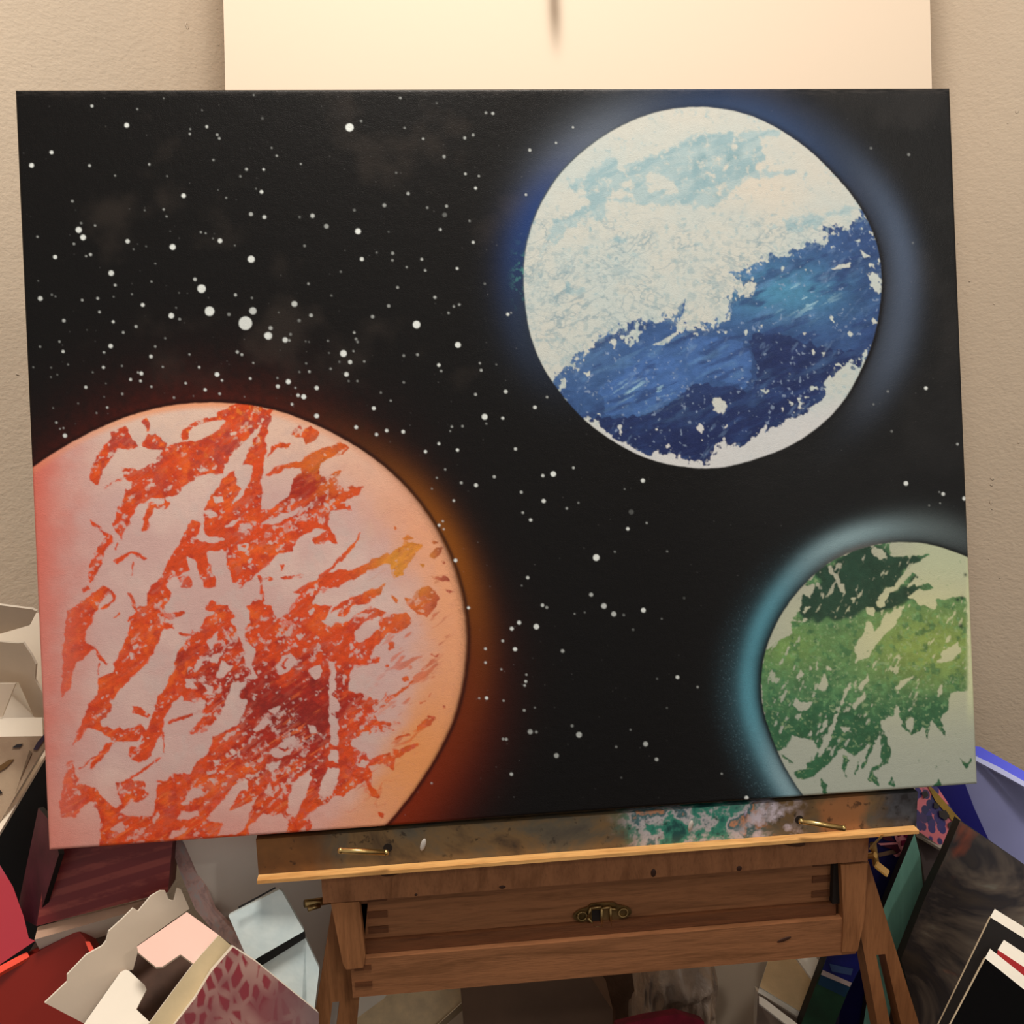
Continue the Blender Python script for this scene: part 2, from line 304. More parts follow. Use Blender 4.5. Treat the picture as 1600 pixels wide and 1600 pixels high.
RED_OFF = [
 (A, [(1590,570),(1540,600),(1520,700),(1420,850),(1500,790),(1550,700)]), (A, [(1300,790),(1370,770),(1375,820),(1320,825)]), (A, [(1240,890),(1290,870),(1335,920),(1280,940)]),
 (A, [(1390,990),(1440,945),(1510,930),(1430,990)]), (A, [(1180,1060),(1240,1010),(1260,1060),(1380,1070),(1340,1110),(1210,1090)]), (A, [(1470,1120),(1550,1110),(1540,1160),(1480,1160)]),
 (A, [(520,1520),(580,1450),(605,1470),(590,1520),(500,1580)]), (A, [(1420,335),(1480,330),(1470,355),(1430,360)]), (A, [(1200,610),(1240,575),(1280,600),(1230,615)]), (A, [(820,830),(880,790),(960,790),(970,830),(930,840),(880,820),(800,850)]),
 (A, [(1270,1160),(1390,1160),(1400,1290),(1440,1420),(1340,1400),(1300,1290)]), (A, [(690,700),(745,680),(740,720),(700,740)]),
 (B, [(-60,560),(50,560),(80,580),(40,620),(0,740),(-40,700)]), (B, [(-20,970),(50,960),(60,1000),(-10,1030)]), (B, [(470,1040),(500,1000),(550,1010),(540,1040),(480,1070)]),
 (B, [(560,820),(600,830),(590,860),(570,850)]), (B, [(180,770),(260,755),(280,780),(210,785)][::-1]), (B, [(690,720),(740,730),(720,750),(700,745)]), (B, [(750,690),(800,700),(790,720),(760,710)]), (B,[(280,590),(400,575),(410,620),(330,650),(260,640)]),
 (B, [(110,980),(200,930),(400,860),(380,890),(230,970)]), (B, [(30,1220),(70,1210),(70,1240),(40,1245)]), (B, [(180,1290),(250,1240),(260,1300),(160,1340)]),
 (Cc, [(655,265),(685,250),(695,275),(665,290)]), (Cc, [(630,340),(650,310),(680,325),(670,360),(640,365)]), (Cc, [(440,620),(470,610),(465,630)]),
 (Cc, [(560,1420),(640,1340),(700,1350),(760,1310),(760,1240),(780,1200),(830,1190),(820,1350),(790,1450),(650,1440)]), (Cc, [(1000,1360),(1060,1270),(1110,1240),(1170,1290),(1100,1320),(1020,1370)]),
 (Cc, [(960,1460),(1010,1410),(1120,1400),(1130,1440),(1000,1480)]), (Cc, [(1170,1470),(1290,1320),(1360,1230),(1440,1190),(1460,1240),(1400,1290),(1330,1410),(1480,1350),(1480,1440),(1400,1560),(1250,1590),(1290,1500)]),
 (Cc, [(500,1540),(590,1480),(620,1540),(560,1570)]), (Cc, [(790,1480),(840,1400),(850,1440),(800,1500)]), (Cc, [(1180,1180),(1240,1180),(1230,1240)]), (Cc, [(900,1600),(930,1550),(1050,1520),(960,1600)]),
 (Cc, [(1200,1060),(1280,1040),(1230,1080)]), (Cc, [(1325,1000),(1350,975),(1380,1000),(1350,1030)]), (Cc, [(620,1280),(660,1255),(650,1290)]), (Cc, [(260,1270),(300,1265),(300,1300),(270,1300)]),
 (Cc, [(980,1070),(1060,960),(1090,940),(1080,1060),(1040,1150),(1000,1140)]), (Cc, [(1400,1440),(1500,1350),(1560,1250),(1540,1280),(1420,1400)][::-1]),
 (Cc, [(1180,230),(1260,150),(1240,220),(1200,290)]), (Cc, [(1190,340),(1290,300),(1240,380),(1200,375)]), (Cc, [(1230,490),(1270,370),(1350,400),(1310,450),(1270,490)]), (Cc, [(1080,440),(1110,350),(1150,370),(1100,440)]),
 (Cc, [(1020,490),(1070,490),(1110,570),(1030,560)]), (Cc, [(1120,510),(1220,550),(1220,600),(1130,600),(1180,570)]), (Cc, [(1300,270),(1365,265),(1350,285)]), (Cc, [(1360,465),(1390,455),(1390,490)]),
 (Cc, [(1330,80),(1400,100),(1440,220),(1450,310),(1500,420),(1530,490),(1410,500),(1490,450),(1440,370),(1420,250),(1380,150)]),
 (Cc, [(1360,540),(1450,510),(1420,570),(1350,630),(1460,640),(1440,720),(1380,800),(1270,800),(1150,860),(1260,770),(1300,650)]),
 (D, [(220,410),(270,330),(340,320),(380,370),(310,450),(250,460)]), (D, [(450,430),(540,390),(550,470),(510,510)]),
 (D, [(590,370),(640,380),(650,440),(640,500),(660,550),(620,600),(660,640),(680,700),(640,730),(670,830),(650,950),(610,940),(600,700),(600,560),(610,480)]),
 (D, [(610,980),(660,980),(670,1080),(600,1060)]), (D, [(600,1110),(670,1110),(660,1200),(630,1290),(560,1320),(525,1290),(550,1190)]), (D, [(480,1110),(470,1200),(430,1330),(360,1450),(310,1420),(320,1320),(350,1220)]),
 (D, [(190,1000),(290,920),(360,880),(370,940),(330,1010),(250,1050)]), (D, [(160,1080),(270,1060),(250,1110),(180,1140)]), (D, [(70,850),(130,780),(220,770),(150,820),(100,860)]), (D, [(170,700),(270,670),(230,750)]),
 (D, [(440,810),(500,830),(525,870),(480,870)]), (D, [(370,200),(400,180),(435,200),(400,230)]), (D, [(730,250),(760,245),(770,270),(745,300)]), (D, [(240,220),(280,220),(270,235)]),
 (D, [(780,220),(780,160),(880,80),(950,60),(950,130),(880,200),(830,240)]), (D, [(690,110),(760,-20),(850,-20),(740,90)]), (D, [(540,100),(640,20),(700,-10),(620,130)]), (D, [(640,250),(690,220),(680,240),(640,260)]),
 (D, [(700,470),(715,470),(705,560),(690,540)]), (D, [(740,560),(770,480),(830,420),(900,400),(900,440),(780,540)]), (D, [(860,600),(1000,480),(1080,450),(1100,520),(960,640)]), (D, [(920,600),(990,570),(960,640)]),
 (D, [(0,1450),(50,1350),(60,1400),(20,1530),(-20,1560)]), (D, [(60,590),(120,595),(100,615)]), (D, [(400,905),(440,910),(430,930)]), (D, [(-20,700),(0,640),(40,640),(20,700),(-20,760)]),
 (D, [(40,1530),(130,1440),(280,1430),(320,1480),(300,1560),(50,1590)]), (D, [(780,920),(860,850),(890,860),(780,940)]), (D, [(830,1050),(880,1060),(860,1110),(800,1090)]), (D, [(300,330),(360,340),(340,350)][::-1]),
 (D, [(640,1320),(680,1310),(680,1360),(650,1350)]), (D, [(100,300),(20,230),(0,180),(20,300),(0,330),(60,400)][::-1]), (D, [(200,90),(240,70),(230,110)]), (D, [(450,20),(500,0),(480,50)]),
]
RED_MARK = [   # pale ring scribbles put back inside the holes
 (D, [(260,390),(300,340),(310,350),(280,400),(300,430),(280,430)]), (D, [(240,960),(290,980),(330,940),(335,965),(290,1000),(250,975)]), (D, [(610,730),(680,735),(680,755),(630,750)]), (D, [(590,1090),(680,1090),(680,1105),(600,1105)]),
 (A, [(1490,1130),(1530,1125),(1520,1150)]),
]
BLUE_ON = [
 [(862,618),(868,588),(887,570),(908,552),(932,537),(945,525),(960,521),(974,510),(1003,498),(1032,503),(1052,492),(1060,478),(1073,464),(1070,480),(1060,500),(1058,518),(1032,533),(1020,540),
  (1050,535),(1062,520),(1076,515),(1090,524),(1098,518),(1094,505),(1119,506),(1138,498),(1140,480),(1135,466),(1150,452),(1166,468),(1180,452),(1185,440),(1160,440),(1138,425),(1166,420),(1187,410),(1214,402),(1233,400),(1240,390),(1262,385),(1290,380),(1292,365),
  (1284,352),(1306,357),(1325,365),(1335,352),(1345,340),(1338,325),(1348,330),(1362,350),(1378,382),(1385,440),(1380,500),(1364,548),(1344,572),(1325,565),(1318,578),(1297,590),(1286,602),(1293,612),(1286,628),(1265,634),(1256,650),(1234,658),(1213,665),(1192,672),
  (1174,690),(1155,699),(1142,692),(1124,690),(1112,708),(1110,728),(1096,727),(1090,718),(1075,720),(1062,709),(1050,710),(1034,712),(1030,704),(1020,710),(1008,710),(994,698),(985,692),(970,690),(954,679),(936,664),(905,651),(880,620)]]
BLUE_OFF = [
 (P8, [(130,960),(170,940),(250,970),(245,1000),(200,1060),(150,1050)]), (P8, [(190,1040),(215,1040),(210,1085)]), (P8, [(5,1180),(40,1155),(50,1220),(30,1245)]), (P8, [(200,1250),(240,1245),(230,1275),(205,1270)]), (P8, [(370,400),(400,385),(415,410),(400,440)]),
 (P8, [(920,560),(940,535),(965,575),(930,600)]), (P8, [(1000,570),(1025,570),(1020,610)]), (P8, [(1310,570),(1350,555),(1365,580),(1340,620)]), (P8, [(1205,420),(1240,390),(1260,420),(1240,455)]), (P8, [(1395,320),(1430,290),(1440,320),(1420,345)]),
 (P8, [(215,1160),(245,1145),(240,1165),(220,1178)]), (P8, [(1070,275),(1085,270),(1105,320),(1090,325)]), (P8, [(480,870),(580,880),(570,900),(510,885)]), (P8, [(905,840),(960,840),(975,870),(930,870)]), (P8, [(160,405),(185,400),(180,430)]), (P8, [(470,385),(490,375),(485,410)]),
 (P8, [(1390,0),(1460,0),(1450,65),(1420,50)]), (P6, [(1400,1430),(1440,1420),(1460,1480),(1450,1570),(1420,1550),(1395,1490)]), (P8, [(1120,655),(1170,655),(1150,690)]), (P8, [(860,930),(910,930),(880,960)]), (P8, [(800,930),(830,925),(820,1030)]),
 (P8, [(720,740),(750,730),(745,760)]), (P8, [(840,405),(880,410),(860,430)]), (P8, [(660,1030),(700,1010),(680,1040)]), (P8, [(740,960),(770,960),(750,1010)][::-1]), (P8,[(100,350),(125,350),(115,380)]), (P8,[(215,385),(245,395),(225,415)]), (P8, [(505,350),(525,345),(520,380)]),
 (P7, [(1490,1180),(1530,1150),(1550,1200),(1525,1240)]), (P7, [(1230,1310),(1270,1300),(1280,1330),(1245,1355)]), (P7, [(580,730),(640,715),(630,750),(600,765)]), (P7, [(510,700),(540,700),(540,740),(520,730)]), (P7, [(1510,1275),(1540,1265),(1530,1295)]), (P7, [(690,1080),(725,1065),(705,1095)]),
 (P7, [(840,590),(870,590),(860,620)]), (P7, [(380,780),(430,760),(440,850),(390,860)]), (P7, [(850,1150),(880,1160),(875,1250),(850,1230)]), (P7, [(1145,1165),(1175,1180),(1160,1195)]), (P7, [(540,655),(560,660),(550,675)]), (P7, [(585,620),(600,620),(590,640)]),
 (P7, [(800,450),(860,450),(830,560),(810,540)]), (P7, [(920,480),(960,380),(1040,390),(1020,480),(960,540)]), (P6, [(1310,1250),(1350,1270),(1400,1300),(1340,1310)]), (P6, [(1380,1360),(1430,1340),(1420,1400)]), (P6, [(1080,1210),(1110,1200),(1100,1250)]), (P6, [(1060,1390),(1230,1330),(1250,1370),(1150,1395)]),
 (P6, [(870,1400),(900,1400),(890,1430)]), (P6, [(660,1370),(690,1380),(675,1440)]), (P6, [(1250,1160),(1320,1150),(1310,1175)]),
]
TEAL_ON = [
 (P5, [(1620,290),(1440,320),(1340,380),(1200,440),(1100,480),(1050,530),(900,540),(830,500),(770,470),(700,560),(620,620),(540,680),(440,760),(560,790),(620,850),(560,900),(460,980),(400,1000),(340,990),(270,910),(330,1000),(290,1150),(330,1230),(400,1180),(430,1080),(560,1060),(640,1010),(760,1000),(760,870),(900,850),(1060,880),(1250,880),(1340,880),(1500,890),(1560,890),(1620,870)]),
 (P5, [(780,1150),(930,1145),(920,1190),(800,1170)]), (P5, [(530,1240),(650,1200),(660,1210),(540,1250)]), (P5, [(620,1080),(660,1070),(650,1125)]), (P5, [(420,1600),(450,1480),(480,1530),(600,1540),(570,1600)]),
 (P6, [(-20,300),(400,290),(560,270),(700,280),(720,310),(500,330),(530,400),(545,500),(480,560),(460,610),(640,615),(900,565),(910,575),(640,650),(400,680),(330,740),(260,790),(180,870),(60,900),(-20,880)]),
 (P6, [(580,740),(610,710),(640,740),(600,750)]), (P6, [(320,980),(360,960),(370,985),(340,1000)]), (P6, [(560,1070),(590,1050),(640,1060),(590,1080)]),
 (P6, [(690,1000),(760,950),(860,970),(960,950),(1100,930),(1250,900),(1250,960),(1010,970),(1000,1050),(880,1080),(760,1090),(700,1060)]), (P6, [(-20,1180),(80,1200),(120,1220),(0,1210)]),
]
TEAL_OFF = [
 (P5, [(1080,630),(1150,600),(1260,640),(1290,700),(1340,790),(1260,800),(1180,760),(1110,780),(1070,700)]), (P5, [(790,790),(880,740),(970,790),(960,820),(800,820)]), (P5, [(540,750),(600,750),(600,800),(550,800)]), (P5, [(900,680),(960,680),(960,740),(900,730)]),
 (P5, [(840,560),(900,540),(900,600),(850,610)]), (P6, [(260,400),(320,400),(330,440),(310,490),(280,440)]), (P6, [(190,600),(240,540),(250,570),(220,600)]), (P6, [(500,340),(700,320),(560,480),(640,610),(480,600),(560,520)]),
]
GREEN_DARK = [
 (E, [(395,440),(500,345),(650,265),(830,225),(835,300),(900,300),(1060,280),(950,345),(900,400),(850,460),(790,490),(760,530),(700,560),(640,600),(560,640),(480,620),(400,640),(330,620),(330,590),(370,580),(380,500)]),
 (E, [(860,480),(960,380),(980,400),(900,470),(960,440),(980,470),(860,560),(780,590),(700,560)]), (E, [(930,495),(1030,430),(1070,460),(1030,480),(990,470)]),
]
GREEN_ON = [
 (E, [(185,790),(240,750),(320,700),(320,640),(400,640),(560,560),(640,520),(760,560),(850,480),(920,500),(980,540),(1080,580),(1080,520),(1240,510),(1250,1000),(1150,1010),(1130,1110),(1100,1140),(1135,1250),(1090,1200),(1060,1150),(1035,1260),(1020,1180),(950,1235),(900,1180),(880,1080),(860,1090),(850,1150),(800,1150),(780,1240),(700,1310),(640,1330),(590,1290),(520,1380),(430,1450),(430,1380),(470,1300),(430,1250),(330,1230),(300,1290),(240,1320),(205,1200),(170,1070),(165,900)]),
 (E, [(330,1430),(400,1400),(430,1260),(440,1390),(480,1340),(530,1290),(500,1400),(430,1450),(370,1460)]), (E, [(590,1320),(620,1340),(610,1420),(640,1480),(590,1410)]), (E, [(690,1300),(665,1440),(652,1430)]),
 (E, [(790,1180),(830,1280),(850,1300),(830,1380),(760,1420),(780,1500),(720,1460),(740,1410),(800,1360),(790,1280)]), (E, [(480,1430),(520,1540),(485,1530)]), (E, [(850,1430),(870,1500),(830,1480)]), (E, [(1190,1340),(1230,1370),(1280,1330),(1230,1410)]), (E, [(1090,1460),(1120,1500),(1060,1500)]),
 (E, [(250,1310),(340,1380),(350,1400),(260,1330)]),(E, [(740,1260),(760,1270),(700,1410),(690,1400)]),
]
GREEN_OFF = [
 (E, [(920,540),(870,650),(780,740),(730,810),(650,860),(660,770),(700,690),(715,650),(740,640),(760,700),(800,620),(860,570)]), (E, [(700,550),(750,570),(770,610),(720,600)]), (E, [(770,550),(780,500),(830,470),(840,490),(800,560)]), (E, [(505,340),(530,345),(615,480),(590,490),(540,410)]),
 (E, [(1075,860),(1110,800),(1190,740),(1210,770),(1170,830)]), (E, [(860,980),(970,900),(960,930),(880,985)]), (E, [(1080,1030),(1070,1000),(1120,960),(1100,1020)]), (E, [(455,990),(500,910),(520,960),(500,1000)]), (E, [(500,880),(520,860),(530,890)]),
 (E, [(330,1070),(350,1030),(380,1060),(440,1050),(400,1105),(370,1100)]), (E, [(575,1070),(630,940),(630,980),(590,1080)]), (E, [(630,1090),(710,990),(710,1030),(650,1100)]), (E, [(670,980),(720,920),(730,950),(690,990)]), (E, [(460,1360),(480,1280),(540,1150),(575,1100),(550,1200),(520,1270),(480,1340)]),
 (E, [(570,1180),(630,1190),(600,1220)]), (E, [(290,1320),(310,1260),(340,1240),(440,1270),(430,1360),(350,1410)]), (E, [(920,1180),(930,1130),(970,1150),(950,1205)]), (E, [(630,505),(665,515),(650,530)]), (E, [(390,460),(440,430),(445,480),(420,520),(385,490)]), (E, [(375,590),(400,560),(430,560),(390,590)]),
 (E, [(350,930),(385,880),(380,920),(360,940)]), (E, [(380,630),(410,620),(400,640)]), (E, [(740,255),(790,260),(830,300),(790,310),(740,285)]), (E, [(330,590),(350,590),(350,610),(330,605)]), (E, [(810,1160),(830,1120),(860,1130),(870,1180),(820,1250)]), (E, [(420,1200),(435,1190),(430,1240),(415,1230)]), (E, [(490,1180),(520,1130),(500,1200),(480,1210)]),
]
STARS_A = [ # (crop), [(x, y, r, v)]
 ((20,130,4.0), [(495,143,10,.8),(712,263,16,1),(243,432,13,.95),(118,513,16,1),(480,515,9,.7),(640,578,6,.5),(853,507,8,.6),(965,581,6,.35),(778,162,7,.45),(943,95,5,.4),(1183,169,5,.35),(1109,287,6,.5),(1107,317,8,.55),(1213,272,10,.75),(1278,322,8,.6),(1291,345,8,.6),(1254,480,8,.4),(1461,538,10,.55),(1423,582,8,.4),(1569,540,8,.55),(1521,659,6,.3),(1555,679,11,.7),(1283,667,5,.3),(1334,716,7,.4),(1068,703,15,1),(373,737,9,.45),(825,794,6,.35),(944,789,8,.5),(962,833,7,.45),(428,875,8,.35),(515,890,7,.55),(413,917,21,.95),(440,964,19,1),(383,1004,8,.6),(155,960,7,.5),(718,988,15,.85),(756,1038,6,.35),(834,1020,6,.25),(1000,1024,20,1),(1176,931,8,.5),(1206,938,6,.5),(1252,971,6,.3),(1296,985,16,.9),(1389,1014,6,.35),(1489,818,14,.6),(1573,837,12,.5),(1491,1100,24,.95),(266,1086,14,.95),(487,1071,10,.7),(459,1081,7,.5),(616,1187,19,.9),(892,1127,6,.35),(985,925,5,.2),(1506,74,6,.4)]),
 ((20,430,4.0), [(641,62,9,.7),(868,40,7,.5),(1140,26,12,.7),(1181,84,29,.95),(1231,225,33,.95),(1455,300,47,.9),(1502,223,25,.75),(1590,378,20,.85),(1393,123,10,.7),(1496,142,8,.35),(1352,245,12,.35),(813,186,13,.9),(992,253,19,.95),(1044,275,10,.4),(1022,203,6,.3),(173,146,16,.8),(435,156,8,.65),(532,145,9,.65),(245,122,7,.35),(268,133,6,.35),(746,119,6,.4),(631,135,6,.3),(543,230,9,.65),(320,284,12,.6),(629,291,10,.8),(692,358,9,.6),(772,321,10,.65),(613,443,15,.9),(572,482,8,.65),(316,477,11,.8),(293,415,8,.5),(172,447,7,.45),(892,446,8,.5),(865,508,12,.85),(954,394,7,.35),(1106,495,7,.5),(1405,480,11,.6),(1433,496,9,.7),(1505,548,7,.5),(1166,575,9,.8),(1278,620,16,1),(1309,657,8,.8),(1486,646,9,.8),(1204,716,11,.85),(1295,741,9,.65),(1082,675,8,.8),(1009,765,8,.5),(939,573,7,.55),(568,576,10,.85),(684,567,7,.4),(805,614,13,.95),(784,608,7,.6),(738,652,10,.85),(800,661,9,.85),(868,697,8,.7),(458,700,10,.9),(686,742,9,.45),(592,827,8,.7),(274,921,8,.6),(297,960,6,.5),(319,955,6,.5),(328,1003,14,.9),(525,861,6,.4),(254,830,5,.4),(410,801,6,.3),(573,760,5,.35),(501,607,6,.4),(347,558,6,.4),(241,578,6,.3),(280,622,6,.3),(130,575,6,.3),(240,637,6,.35),(1130,755,5,.3),(1450,760,5,.3),(583,677,5,.3),(160,35,5,.3),(1040,110,5,.25),(465,342,5,.2)]),
 ((400,130,3.81), [(557,263,27,1),(626,225,8,.4),(859,88,8,.5),(995,331,8,.6),(885,266,8,.35),(1369,176,9,.45),(1410,180,10,.65),(1243,326,10,.6),(1293,308,9,.55),(1120,437,11,.5),(1247,540,8,.8),(1327,553,7,.6),(1308,625,9,.85),(906,657,11,.6),(765,727,12,.5),(586,756,9,.3),(1020,741,8,.4),(1135,732,9,.6),(1124,784,15,.25),(1098,871,9,.7),(1272,820,7,.45),(1294,947,10,.85),(988,1048,9,.65),(1198,1103,9,.85),(1008,1115,8,.6),(898,1095,7,.45),(814,1012,10,.5),(813,1054,8,.45),(719,1008,7,.3),(631,1047,13,.9),(608,882,19,1),(420,852,15,.5),(337,789,14,.7),(51,797,12,.75),(290,968,8,.4),(33,647,12,.7),(46,513,7,.7),(124,432,7,.55),(267,480,6,.6),(93,385,6,.4),(835,533,7,.3),(790,885,7,.2),(506,1122,7,.3),(260,797,8,.25),(38,209,9,.2),(1076,118,8,.2)]),
 ((400,430,3.81), [(313,51,8,.45),(844,73,9,.5),(230,171,19,.75),(329,239,12,.6),(258,270,11,.3),(88,315,13,.6),(75,361,25,.85),(175,385,17,.85),(200,388,8,.5),(207,352,9,.35),(136,222,6,.25),(586,342,8,.6),(597,380,9,.4),(606,397,8,.4),(430,391,7,.35),(297,394,6,.25),(317,397,5,.3),(522,466,22,1),(582,452,7,.45),(562,517,14,.8),(540,590,15,.9),(646,514,7,.5),(605,630,7,.4),(553,630,7,.3),(436,463,6,.25),(446,557,8,.4),(498,516,7,.3),(300,525,7,.35),(319,574,9,.6),(260,576,7,.3),(129,612,7,.4),(132,662,13,.85),(194,634,16,1),(236,670,7,.5),(363,671,14,.9),(252,715,11,.85),(286,724,16,1),(216,768,9,.8),(363,838,15,.95),(695,247,11,.5),(791,183,11,.5),(957,294,25,1),(1066,132,10,.6),(1179,186,8,.5),(1211,175,8,.5),(1147,225,8,.5),(1203,415,19,1),(881,479,9,.4),(963,473,9,.5),(1090,535,11,.9),(1104,570,8,.5),(1334,524,7,.5),(1342,566,9,.65),(1432,532,6,.3),(1309,710,9,.65),(1488,693,12,.85),(745,699,7,.4),(804,747,7,.5),(703,792,13,.95),(881,638,8,.35),(598,905,12,.95),(780,925,11,.9),(719,948,11,.85),(878,932,12,.95),(1168,902,8,.5),(1158,928,6,.4),(1231,899,8,.5),(1363,843,19,1),(1471,851,10,.8),(1373,884,7,.35),(1091,1003,10,.85),(1500,233,10,.9),(1363,51,8,.3),(1520,224,6,.5),(450,121,8,.25)]),
 ((640,700,3.2), [(81,18,9,.95),(241,10,9,.95),(531,5,9,.65),(180,107,6,.5),(138,149,6,.4),(260,174,8,.6),(334,186,10,.95),(425,144,8,.7),(720,130,15,1),(668,138,9,.6),(821,99,7,.6),(1168,163,11,.95),(560,221,8,.7),(672,265,11,.95),(223,263,7,.75),(568,323,7,.6),(607,360,9,.85),(788,302,7,.5),(846,274,6,.35),(1093,404,9,.95),(1187,375,6,.5),(150,386,8,.85),(168,366,6,.6),(173,406,6,.6),(1110,320,14,.18),(935,548,18,1),(1028,519,6,.35),(1290,517,6,.3),(232,562,10,1),(593,648,9,.8),(563,688,5,.3),(297,799,8,.95),(910,733,11,.6),(974,790,15,.75),(1023,830,14,.7),(1073,835,7,.3),(1171,811,13,.95),(667,786,9,.8),(688,797,8,.5),(550,873,11,.95),(513,903,10,.85),(636,893,15,.95),(827,829,5,.4),(878,822,5,.3),(1263,854,5,.3),(1120,908,7,.25),(113,203,5,.4),(1077,205,5,.3),(1375,750,7,.15)]),
 ((640,980,2.857), [(458,6,9,.7),(418,61,7,.7),(341,96,7,.8),(341,158,6,.8),(473,98,10,1),(685,106,9,.55),(412,188,5,.6),(524,212,5,.6),(521,242,7,.8),(516,260,6,.7),(346,316,8,1),(313,317,5,.5),(422,328,5,.6),(514,371,7,.55),(562,359,5,.3),(541,467,12,.55),(568,468,7,.4),(420,499,6,.6),(434,500,7,.6),(728,440,7,.4),(759,480,14,.65),(658,573,12,.55),(457,656,8,.7),(1056,521,12,.65),(1105,590,9,.6),(989,458,5,.3),(925,534,6,.35),(948,672,5,.2),(1198,223,9,.9),(1288,267,6,.45),(1507,762,10,1),(1396,654,5,.5),(101,696,5,.5),(1107,230,5,.25),(1151,360,5,.2)]),
 ((1350,130,2.2857), [(222,1089,7,1),(151,1429,9,1),(284,1467,7,.9),(360,1483,8,1),(335,1289,5,.6),(160,255,6,.35),(25,232,5,.3),(86,1101,5,.35),(35,1147,4,.3),(100,1243,5,.3),(273,1500,3,.5),(270,1460,3,.5),(234,1508,4,.3),(175,570,4,.25)]),
 ((800,440,5.161), [(187,1014,17,.85),(285,932,11,.55),(30,1348,12,.6),(251,1565,13,.7),(336,1550,20,1),(499,1501,9,.5),(143,-1,1,0)]),
 ((800,150,5.161), [(144,436,13,.8),(355,378,9,.8),(492,252,9,.8),(113,796,10,.9)]),
]

def smear(seed, ang, s=60, asp=6, oct=4): return fbm(s / asp * 1.0, seed, oct, asp, ang)

def paint():
    yy, xx = np.mgrid[0:SH, 0:SW].astype(np.float32)
    PX = xx + SX; PY = yy + SY
    fine = fbm(5, 3, 2); gr = _rng.rand(SH, SW) - 0.5
    n1 = fbm(9, 11, 3); n2 = fbm(26, 17, 4); n3 = fbm(90, 23, 4)
    sA = smear(41, np.radians(-62)); sB = smear(47, np.radians(-30))
    I = np.ones((SH, SW, 3)) * lin((12, 10, 10))
    I = mix(I, (44, 38, 34), sstep(0.05, 0.35, n3) * .7 * sstep(640, 560, PY))
    I = mix(I, (46, 44, 44), sstep(-.1, 0.4, n3) * .8 * sstep(1000, 1450, PX) * sstep(900, 600, PY))
    I = mix(I, (34, 35, 36), sstep(1000, 1350, PX) * .5)
    I = mix(I, (62, 58, 56), sstep(154, 140, PY) * sstep(-.2, .3, smear(5, 0, 12, 8)) * .8)  # top edge highlight painted in as grey streaks
    # ---- red planet
    dR, tR = limb((370, 990), [(20,752),(51,733),(85,708),(130,683),(175,661),(220,645),(265,634),(310,630),(366,631),(425,640),(470,655),(515,675),(555,697),(596,726),(627,753),(659,791),(684,829),(704,870),(717,908),(727,951),(731,990),(728,1040),(719,1094),(701,1146),(674,1193),(640,1245),(605,1285),(570,1325),(300,1420),(40,1330),(-20,1000)])
    dR = dR + n1 * 1.2
    o = dR > 0
    up = spot(tR, -95, 55); rt = spot(tR, -12, 38); dn = spot(tR, 50, 35)
    I = mix(I, (74, 22, 14), np.exp(-np.clip(dR - 2, 0, 999) / 34) * up * .95 * (1 + n1))
    I = mix(I, (120, 66, 18), np.exp(-(np.clip(dR - 6, 0, 999) / 30) ** 2) * rt * .95)
    I = mix(I, (150, 84, 18), np.exp(-(np.clip(dR - 5, 0, 999) / 18) ** 2) * spot(tR, -20, 22) * .6)
    I = mix(I, (96, 44, 14), np.exp(-(np.clip(dR - 4, 0, 999) / 34) ** 1.6) * spot(tR, 14, 24) * .9)
    I = mix(I, (130, 42, 16), np.exp(-(np.clip(dR - 2, 0, 999) / 62) ** 1.8) * dn * .95)
    I = mix(I, (34, 10, 8), np.exp(-(np.clip(dR - 3, -9, 999) / 3) ** 2) * o * .8)
    P = np.ones((SH, SW, 3)) * lin((214, 176, 170))
    P = mix(P, (236, 208, 196), sstep(-.1, .3, n3) * .5)
    P = mix(P, (238, 210, 190), sstep(800, 660, PY + n2 * 60) * sstep(80, 220, PX) * .7)
    P = mix(P, (216, 112, 96), sstep(180, 50, PX + n2 * 50) * .7)
    P = mix(P, (226, 104, 84), sstep(110, 45, PX) * (.3 + .35 * sstep(1050, 850, PY)))
    P = mix(P, (206, 188, 182), sstep(0.0, .25, n2) * sstep(150, 260, PX) * .4)
    P = mix(P, (222, 134, 118), sstep(1180, 1320, PY + n2 * 60) * .55)
    P = mix(P, (242, 168, 122), sstep(-120, -20, dR + n2 * 40) * spot(tR, -10, 50) * .9)
    P = mix(P, (236, 156, 96), sstep(-95, -40, dR + n2 * 20) * spot(tR, 35, 26) * .95)
    P = mix(P, (246, 160, 110), sstep(-14, -2, dR) * spot(tR, -100, 40) * .8)
    M = np.zeros((SH, SW))
    for c, p in RED_ON: fill(M, tr(c, p), 1.0)
    for c, p in RED_OFF: fill(M, tr(c, p), 0.0)
    for c, p in RED_MARK: fill(M, tr(c, p), 1.0)
    for p in ([(418, 925), (426, 950), (434, 968), (450, 958), (474, 928)], [(352, 930), (384, 938), (392, 962), (380, 1004), (371, 965), (360, 952)]): fill(M, p, 0.0)
    for p in ([(392, 950), (398, 934), (410, 938), (416, 952)], [(322, 952), (330, 938), (340, 940), (337, 956)], [(404, 900), (409, 940), (414, 941), (410, 900)]): fill(M, p, 1.0)
    M = smooth(warp(M, n1 * 7 + fine * 3, fbm(9, 12, 3) * 7), 1)
    right = sstep(430, 560, PX) * .5 + .5
    ts = fbm(3.2, 61, 2); st = smear(71, np.radians(-40), 26, 4)
    M0 = smooth(M, 3)
    zone = sstep(-.05, .15, fbm(55, 63, 2)) * .55 + .45
    zone = np.maximum(zone, 1.5 * np.exp(-((PX - 590) / 60) ** 2 - ((PY - 1110) / 110) ** 2))
    zone = np.maximum(zone, 1.4 * np.exp(-((PX - 470) / 75) ** 2 - ((PY - 800) / 22) ** 2))
